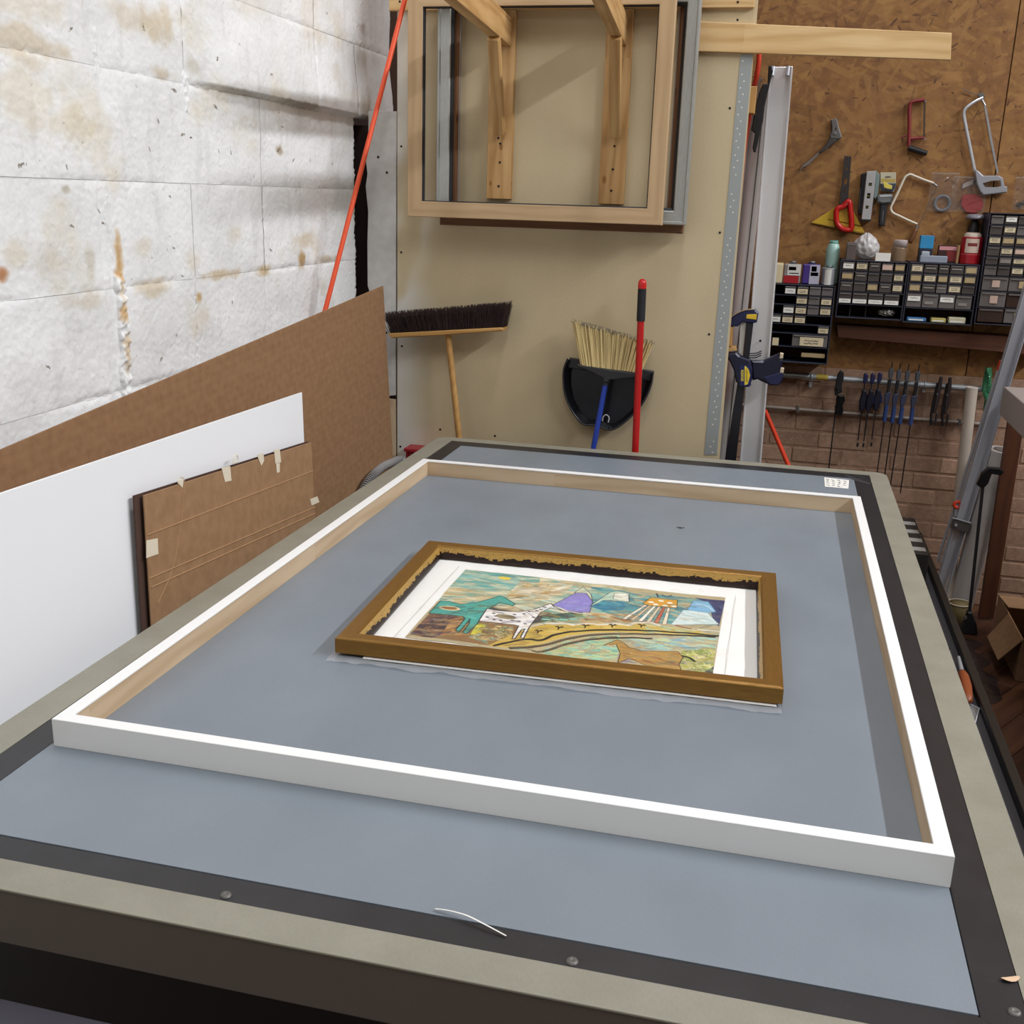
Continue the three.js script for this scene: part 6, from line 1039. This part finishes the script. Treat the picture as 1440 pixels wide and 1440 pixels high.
// ---------------------------------------------------------------- the cluttered right-hand corner
{
  const a = [0.8142,0.9883,-4.8650], b = [0.8241,0.5150,-4.8400], t = thing('plastic_pole', 'off-white plastic pole leaning against the pipe rail behind the metal rails', 'pole');
  const e = along(a, b, 0.02); part('pole', rod(e, a, 0.0235, 0.0235, 20), plain(0xb9ab9c, 0.5), t); part('end_rim', new THREE.TorusGeometry(0.0215, 0.003, 8, 24).rotateX(Math.PI / 2).translate(a[0], a[1], a[2]), plain(0xc9bdb0, 0.5), t); settle(t);
}
{
  const t = thing('metal_rail', 'wide bare aluminium rail leaning diagonally at the right edge of the picture', 'metal rail');
  const a = [0.9304,1.3647,-4.6600], b = [0.8083,0.2029,-4.8000], top = far(b, a, 1.25), e = along(a, b, 0.006);
  part('web', bar(e, top, 0.050, 0.012, [0.25, 0, 1], 0.001), M.aluRail, t);
  const sh = (p, k, z) => [p[0] + k, p[1], p[2] + z]; for (const k of [-0.024, 0.024]) part('flange', bar(sh(e, k, 0.012), sh(top, k, 0.012), 0.005, 0.022, [0.25, 0, 1], 0.001), M.aluRail, t);
  const q = far(b, a, 0.185); part('coupler', bar([q[0] - 0.035, q[1] + 0.008, q[2] + 0.02], [q[0] + 0.035, q[1] - 0.006, q[2] + 0.022], 0.045, 0.03, [0, 0, 1], 0.003), plain(0x5a5552, 0.4, { metalness: 0.5 }), t); part('coupler_edge', bar([q[0] - 0.04, q[1] + 0.034, q[2] + 0.036], [q[0] + 0.038, q[1] + 0.018, q[2] + 0.038], 0.006, 0.006, [0, 0, 1], 0.001), M.galv, t); part('coupler_screw', disc(q[0] - 0.022, q[1] + 0.004, q[2] + 0.038, 0.006, 0.006), M.chrome, t); settle(t);
}
{
  const t = thing('metal_rail', 'thin grey metal rod with orange-red ends, leaning beside the wide aluminium rail', 'metal rail');
  const a = [0.8999,1.1777,-4.7000], b = [0.8129,0.4631,-4.7700], e = far(a, b, 1.32);
  part('rod', rod(e, a, 0.008, 0.008, 14), M.aluRail, t); part('second_rod', rod([e[0] - 0.018, e[1], e[2] - 0.01], [a[0] - 0.018, a[1] - 0.05, a[2] - 0.01], 0.006, 0.006, 12), M.aluRail, t);
  part('red_cap', rod(far(a, b, 0.07), far(a, b, -0.02), 0.0105, 0.0105, 14), M.orangeRed, t); part('red_cap', rod(far([a[0] - 0.018, a[1] - 0.05, a[2] - 0.01], b, 0.06), [a[0] - 0.018, a[1] - 0.05, a[2] - 0.01], 0.008, 0.008, 12), M.orangeRed, t);
  const k = [0.8058,0.5060]; part('orange_knob', new THREE.TorusGeometry(0.013, 0.007, 10, 20).translate(k[0], k[1], -4.755), M.orangeRed, t); part('knob_stem', rod([k[0], k[1] - 0.05, -4.76], [k[0], k[1], -4.76], 0.007, 0.007, 10), M.aluRail, t); settle(t);
}
{
  const t = thing('paper_roll', 'pale rolled tube standing on end behind the aluminium rail', 'paper roll'), a = [0.9405,0.7592,-4.7400], b = [0.9050,0.2397,-4.8000], e = along(a, b, 0.012);
  part('roll', rod(e, a, 0.05, 0.05, 28), plain(0xb9b3ae, 0.6), t); part('core', rod(far(a, e, 0.001), far(a, e, -0.004), 0.03, 0.03, 20), plain(0x6a6058, 0.8), t); settle(t);
  const s = thing('tub', 'small ochre tub on the floor under the pale rolled tube', 'tub'), c = [0.8702,0.1774,-4.7800]; part('body', lathe([[0, 0], [0.04, 0], [0.046, 0.09], [0, 0.09]], c[0] - 0.005, 0.0005, -4.70, 20), plain(0x6a5a36, 0.6), s); part('rim', new THREE.TorusGeometry(0.046, 0.003, 8, 24).rotateX(Math.PI / 2).translate(c[0] - 0.005, 0.089, -4.70), plain(0xb9a890, 0.6), s); settle(s);
}
{
  const a = [0.9614,0.8720,-4.6600], b = [0.9822,0.2740,-4.7400], e = along(a, b, 0.01), top = far(b, a, 1.2); single('plank', bar(e, top, 0.062, 0.022, [0, 0, 1], 0.002), M.redWood, 'reddish-brown plank leaning beside the pale rolled tube', 'plank');
}
{
  const t = thing('bar_clamp', 'black bar clamp standing on the floor in front of the pale rolled tube', 'clamp'), z = -4.60, h = [0.8694,0.6773], b = [0.8880,0.2310], f = [0.8606,0.2091];
  part('bar', bar([b[0], 0.03, z + 0.02], [h[0] - 0.006, h[1], z], 0.012, 0.008, [0, 0, 1], 0.001), M.black, t); part('head', ext([[h[0] - 0.03, h[1] - 0.04], [h[0] - 0.005, h[1] - 0.055], [h[0] + 0.012, h[1] - 0.03], [h[0] + 0.02, h[1] + 0.01], [h[0] + 0.055, h[1] + 0.008], [h[0] + 0.064, h[1] + 0.022], [h[0] + 0.05, h[1] + 0.036], [h[0] + 0.005, h[1] + 0.036], [h[0] - 0.018, h[1] + 0.01]], z - 0.012, 0.03, 0.004), M.blackGloss, t);
  part('lower_jaw', ext([[b[0] - 0.05, 0.002], [b[0] + 0.04, 0.002], [b[0] + 0.03, 0.05], [b[0] + 0.005, 0.10], [b[0] - 0.012, 0.10], [b[0] - 0.02, 0.05]], z + 0.004, 0.035, 0.005), M.black, t); part('thumb_screw', disc(b[0] - 0.02, 0.075, z + 0.04, 0.008, 0.008), M.dullSteel, t); settle(t);
}
{
  // opened cardboard box on the floor
  const t = thing('cardboard_box', 'opened cardboard box with its flap up, on the floor in the right-hand corner', 'box'), x0 = 0.995, x1 = 1.30, z0 = -4.62, z1 = -4.12, h = 0.17, m = M.cardSmall;
  part('side_panel', span(x0, x0 + 0.004, 0.001, h, z0, z1, 0.0008, 'z'), m, t); part('side_panel', span(x1 - 0.004, x1, 0.001, h, z0, z1, 0.0008, 'z'), m, t); part('end_panel', span(x0 + 0.004, x1 - 0.004, 0.001, h, z0, z0 + 0.004, 0.0008), m, t); part('end_panel', span(x0 + 0.004, x1 - 0.004, 0.001, h, z1 - 0.004, z1, 0.0008), m, t); part('bottom', span(x0 + 0.004, x1 - 0.004, 0.001, 0.005, z0 + 0.004, z1 - 0.004, 0), m, t);
  part('flap', slab([[x0, h, z0], [x1, h, z0], [x1, h + 0.02, z0 + 0.20], [x0, h + 0.02, z0 + 0.20]], 0.004), m, t); part('flap', slab([[x0, h, z0 + 0.22], [x0, h, z1], [x0 - 0.07, h - 0.10, z1 - 0.02], [x0 - 0.07, h - 0.10, z0 + 0.24]], 0.004), m, t); settle(t);
}
{
  const t = thing('tool_case', 'black tool case standing on the floor at the right edge of the picture', 'case'), x0 = 1.03, x1 = 1.11, z0 = -4.05, z1 = -3.72;
  part('body', span(x0, x1, 0.0, 0.27, z0, z1, 0.012), plain(0x15161c, 0.5), t); part('lid', span(x0 - 0.006, x1 + 0.006, 0.272, 0.33, z0 - 0.006, z1 + 0.006, 0.012), plain(0x1d1f28, 0.45), t); part('latch', span(x0 - 0.011, x0 - 0.003, 0.235, 0.29, -3.92, -3.87, 0.002), M.galv, t); part('handle', tube([[x0 + 0.04, 0.328, -3.98], [x0 + 0.04, 0.37, -3.97], [x0 + 0.04, 0.37, -3.80], [x0 + 0.04, 0.328, -3.79]], 0.009, { n: 40 }), M.black, t); settle(t);
}
{
  // heavy side bench whose corner reaches into the frame
  const c = [0.7783,1.1194,-4.0500], d = [0.7927,1.0201,-4.0500], t = thing('side_bench', 'heavy bench with a thick grey-brown top, its corner reaching in at the right edge', 'bench'), x0 = c[0], y1 = c[1], y0 = d[1], m = plain(0x8d827c, 0.75);
  part('top', span(x0, 2.3, y0, y1, -4.05, -3.0, 0.004), m, t); part('post', span(1.12, 1.2, 0, y0 - 0.001, -4.04, -3.96, 0.003, 'y'), M.redWood, t); part('post', span(2.15, 2.25, 0, y0 - 0.001, -4.04, -3.96, 0.003, 'y'), M.redWood, t); part('post', span(1.12, 1.2, 0, y0 - 0.001, -3.1, -3.02, 0.003, 'y'), M.redWood, t); part('post', span(2.15, 2.25, 0, y0 - 0.001, -3.1, -3.0, 0.003, 'y'), M.redWood, t); part('lower_shelf', span(1.12, 2.25, 0.42, 0.45, -4.0, -3.1, 0.002), M.redWood, t); settle(t);
}
{
  // crumpled dark plastic on the floor
  const g = new THREE.PlaneGeometry(0.44, 0.6, 60, 80).rotateX(-Math.PI / 2), p = g.attributes.position; for (let i = 0; i < p.count; i++) { const x = p.getX(i), z = p.getZ(i), e = Math.min(1, (0.22 - Math.abs(x)) * 12, (0.3 - Math.abs(z)) * 12); p.setY(i, 0.003 + Math.max(0, e) * (0.008 + 0.016 * Math.abs(fbm(x * 7 + 3, z * 7, 3)))); p.setX(i, x + 0.04 * n2(z * 6, 2)); p.setZ(i, z + 0.04 * n2(x * 6, 8)); }
  g.computeVertexNormals(); const m = single('plastic_sheet', g, plain(0x2e2624, 0.32), 'crumpled dark plastic sheet on the floor in front of the right-hand clutter', 'plastic sheet'); m.position.set(0.69, 0.0012, -4.2); m.userData.kind = 'thing';
}
// things along the lower side ledge of the table
{
  const t = thing('printed_box', 'glossy dark box with pale stripes standing on the table side ledge at its far end', 'box'), a = [0.4058,0.8000,-3.3640], b = [0.4313,0.8000,-3.0565];
  const x0 = 0.40, x1 = 0.475, z0 = -3.5, z1 = -3.12, y1 = 0.765; part('body', span(x0, x1, 0.6645, y1, z0, z1, 0.003, 'z'), plain(0x2a2725, 0.25), t); for (let k = 0; k < 4; k++) part('pale_stripe', span(x0 + 0.012, x1 - 0.006, y1 - 0.0005, y1 + 0.001, z0 + 0.05 + k * 0.09, z0 + 0.085 + k * 0.09, 0), plain(0x8f8a84, 0.35), t); settle(t);
}
single('black_cable', tube([[0.43, 0.6715, -3.05], [0.47, 0.672, -2.9], [0.44, 0.672, -2.75], [0.475, 0.672, -2.64]], 0.006, { n: 60 }), M.black, 'black cable lying along the table side ledge', 'cable');
single('orange_cable', tube([[0.526, 0.63, -3.18], [0.56, 0.56, -3.2], [0.575, 0.45, -3.22], [0.56, 0.35, -3.22], [0.53, 0.3, -3.2], [0.53, 0.2, -3.22]], 0.006, { n: 60 }), plain(0xb8652c, 0.5), 'thin orange-brown cable looped under the far part of the table side', 'cable');
{
  const t = thing('screwdriver', 'stubby tool with an orange-brown handle and silver tip on the table side ledge', 'screwdriver'), a = [0.4848,0.6800,-2.4841], b = [0.4765,0.6790,-2.3302];
  const d = V(b).sub(V(a)), L = d.length(), g = lathe([[0, 0], [0.009, 0], [0.013, L * 0.15], [0.0145, L * 0.5], [0.012, L * 0.8], [0.009, L * 0.97], [0, L]], 0, 0, 0, 16); g.applyQuaternion(new THREE.Quaternion().setFromUnitVectors(new THREE.Vector3(0, 1, 0), d.clone().normalize())); part('handle', g.translate(...a), plain(0x85421f, 0.4), t); part('shaft', rod(far(a, b, -0.02), far(a, b, -0.6), 0.006, 0.004, 12), M.chrome, t); settle(t);
}
{
  const t = thing('set_square', 'clear plastic set square poking out over the table side ledge', 'set square'), T = [[0.4648,0.6670,-2.3596], [0.4988,0.6670,-2.3231], [0.4749,0.6670,-2.2301], [0.4505,0.6670,-2.2359]], pts = [T[0], T[1], T[2], T[3]].map(([x, y, z]) => [x, -z]);
  part('plate', ext(pts, 0, 0.003, 0.0004).rotateX(-Math.PI / 2).translate(0, 0.6655, 0), M.clear, t); const q = pts.map(([x, y]) => [x, 0.669, -y]); for (let i = 0; i < 4; i++) part('edge', rod(q[i], q[(i + 1) % 4], 0.0012, 0.0012, 6), plain(0xbfc4c4, 0.3), t); settle(t);
}

// ---------------------------------------------------------------- strip lights under the roof
STRIPS.forEach(([x, y, z, ax, ay, az, w, l, power, col], i) => {
  const t = thing('strip_light', ['long strip light high over the right side of the room', 'wide strip light under the roof behind the camera', 'strip light under the roof over the table'][i], 'lamp');
  t.position.set(x, y, z); t.up.set(0, 0, 1); t.lookAt(ax, ay, az);               // local +z points where it shines
  part('housing', box(w + 0.06, l + 0.06, 0.06, 0.006).translate(0, 0, -0.045), plain(0xd8d8d6, 0.5), t);
  part('diffuser', box(w, l, 0.012, 0.003), std({ color: 0xffffff, emissive: col, emissiveIntensity: 3, roughness: 0.6 }), t);
  for (const k of [-1, 1]) part('hanger', rod([0, k * l * 0.4, -0.07], [0, k * l * 0.4, -0.12], 0.004), M.steel, t);
  const a = new THREE.RectAreaLight(col, power, w, l); a.position.set(0, 0, 0.02); a.rotation.y = Math.PI; t.add(a);
});

renderer.render(scene, camera);
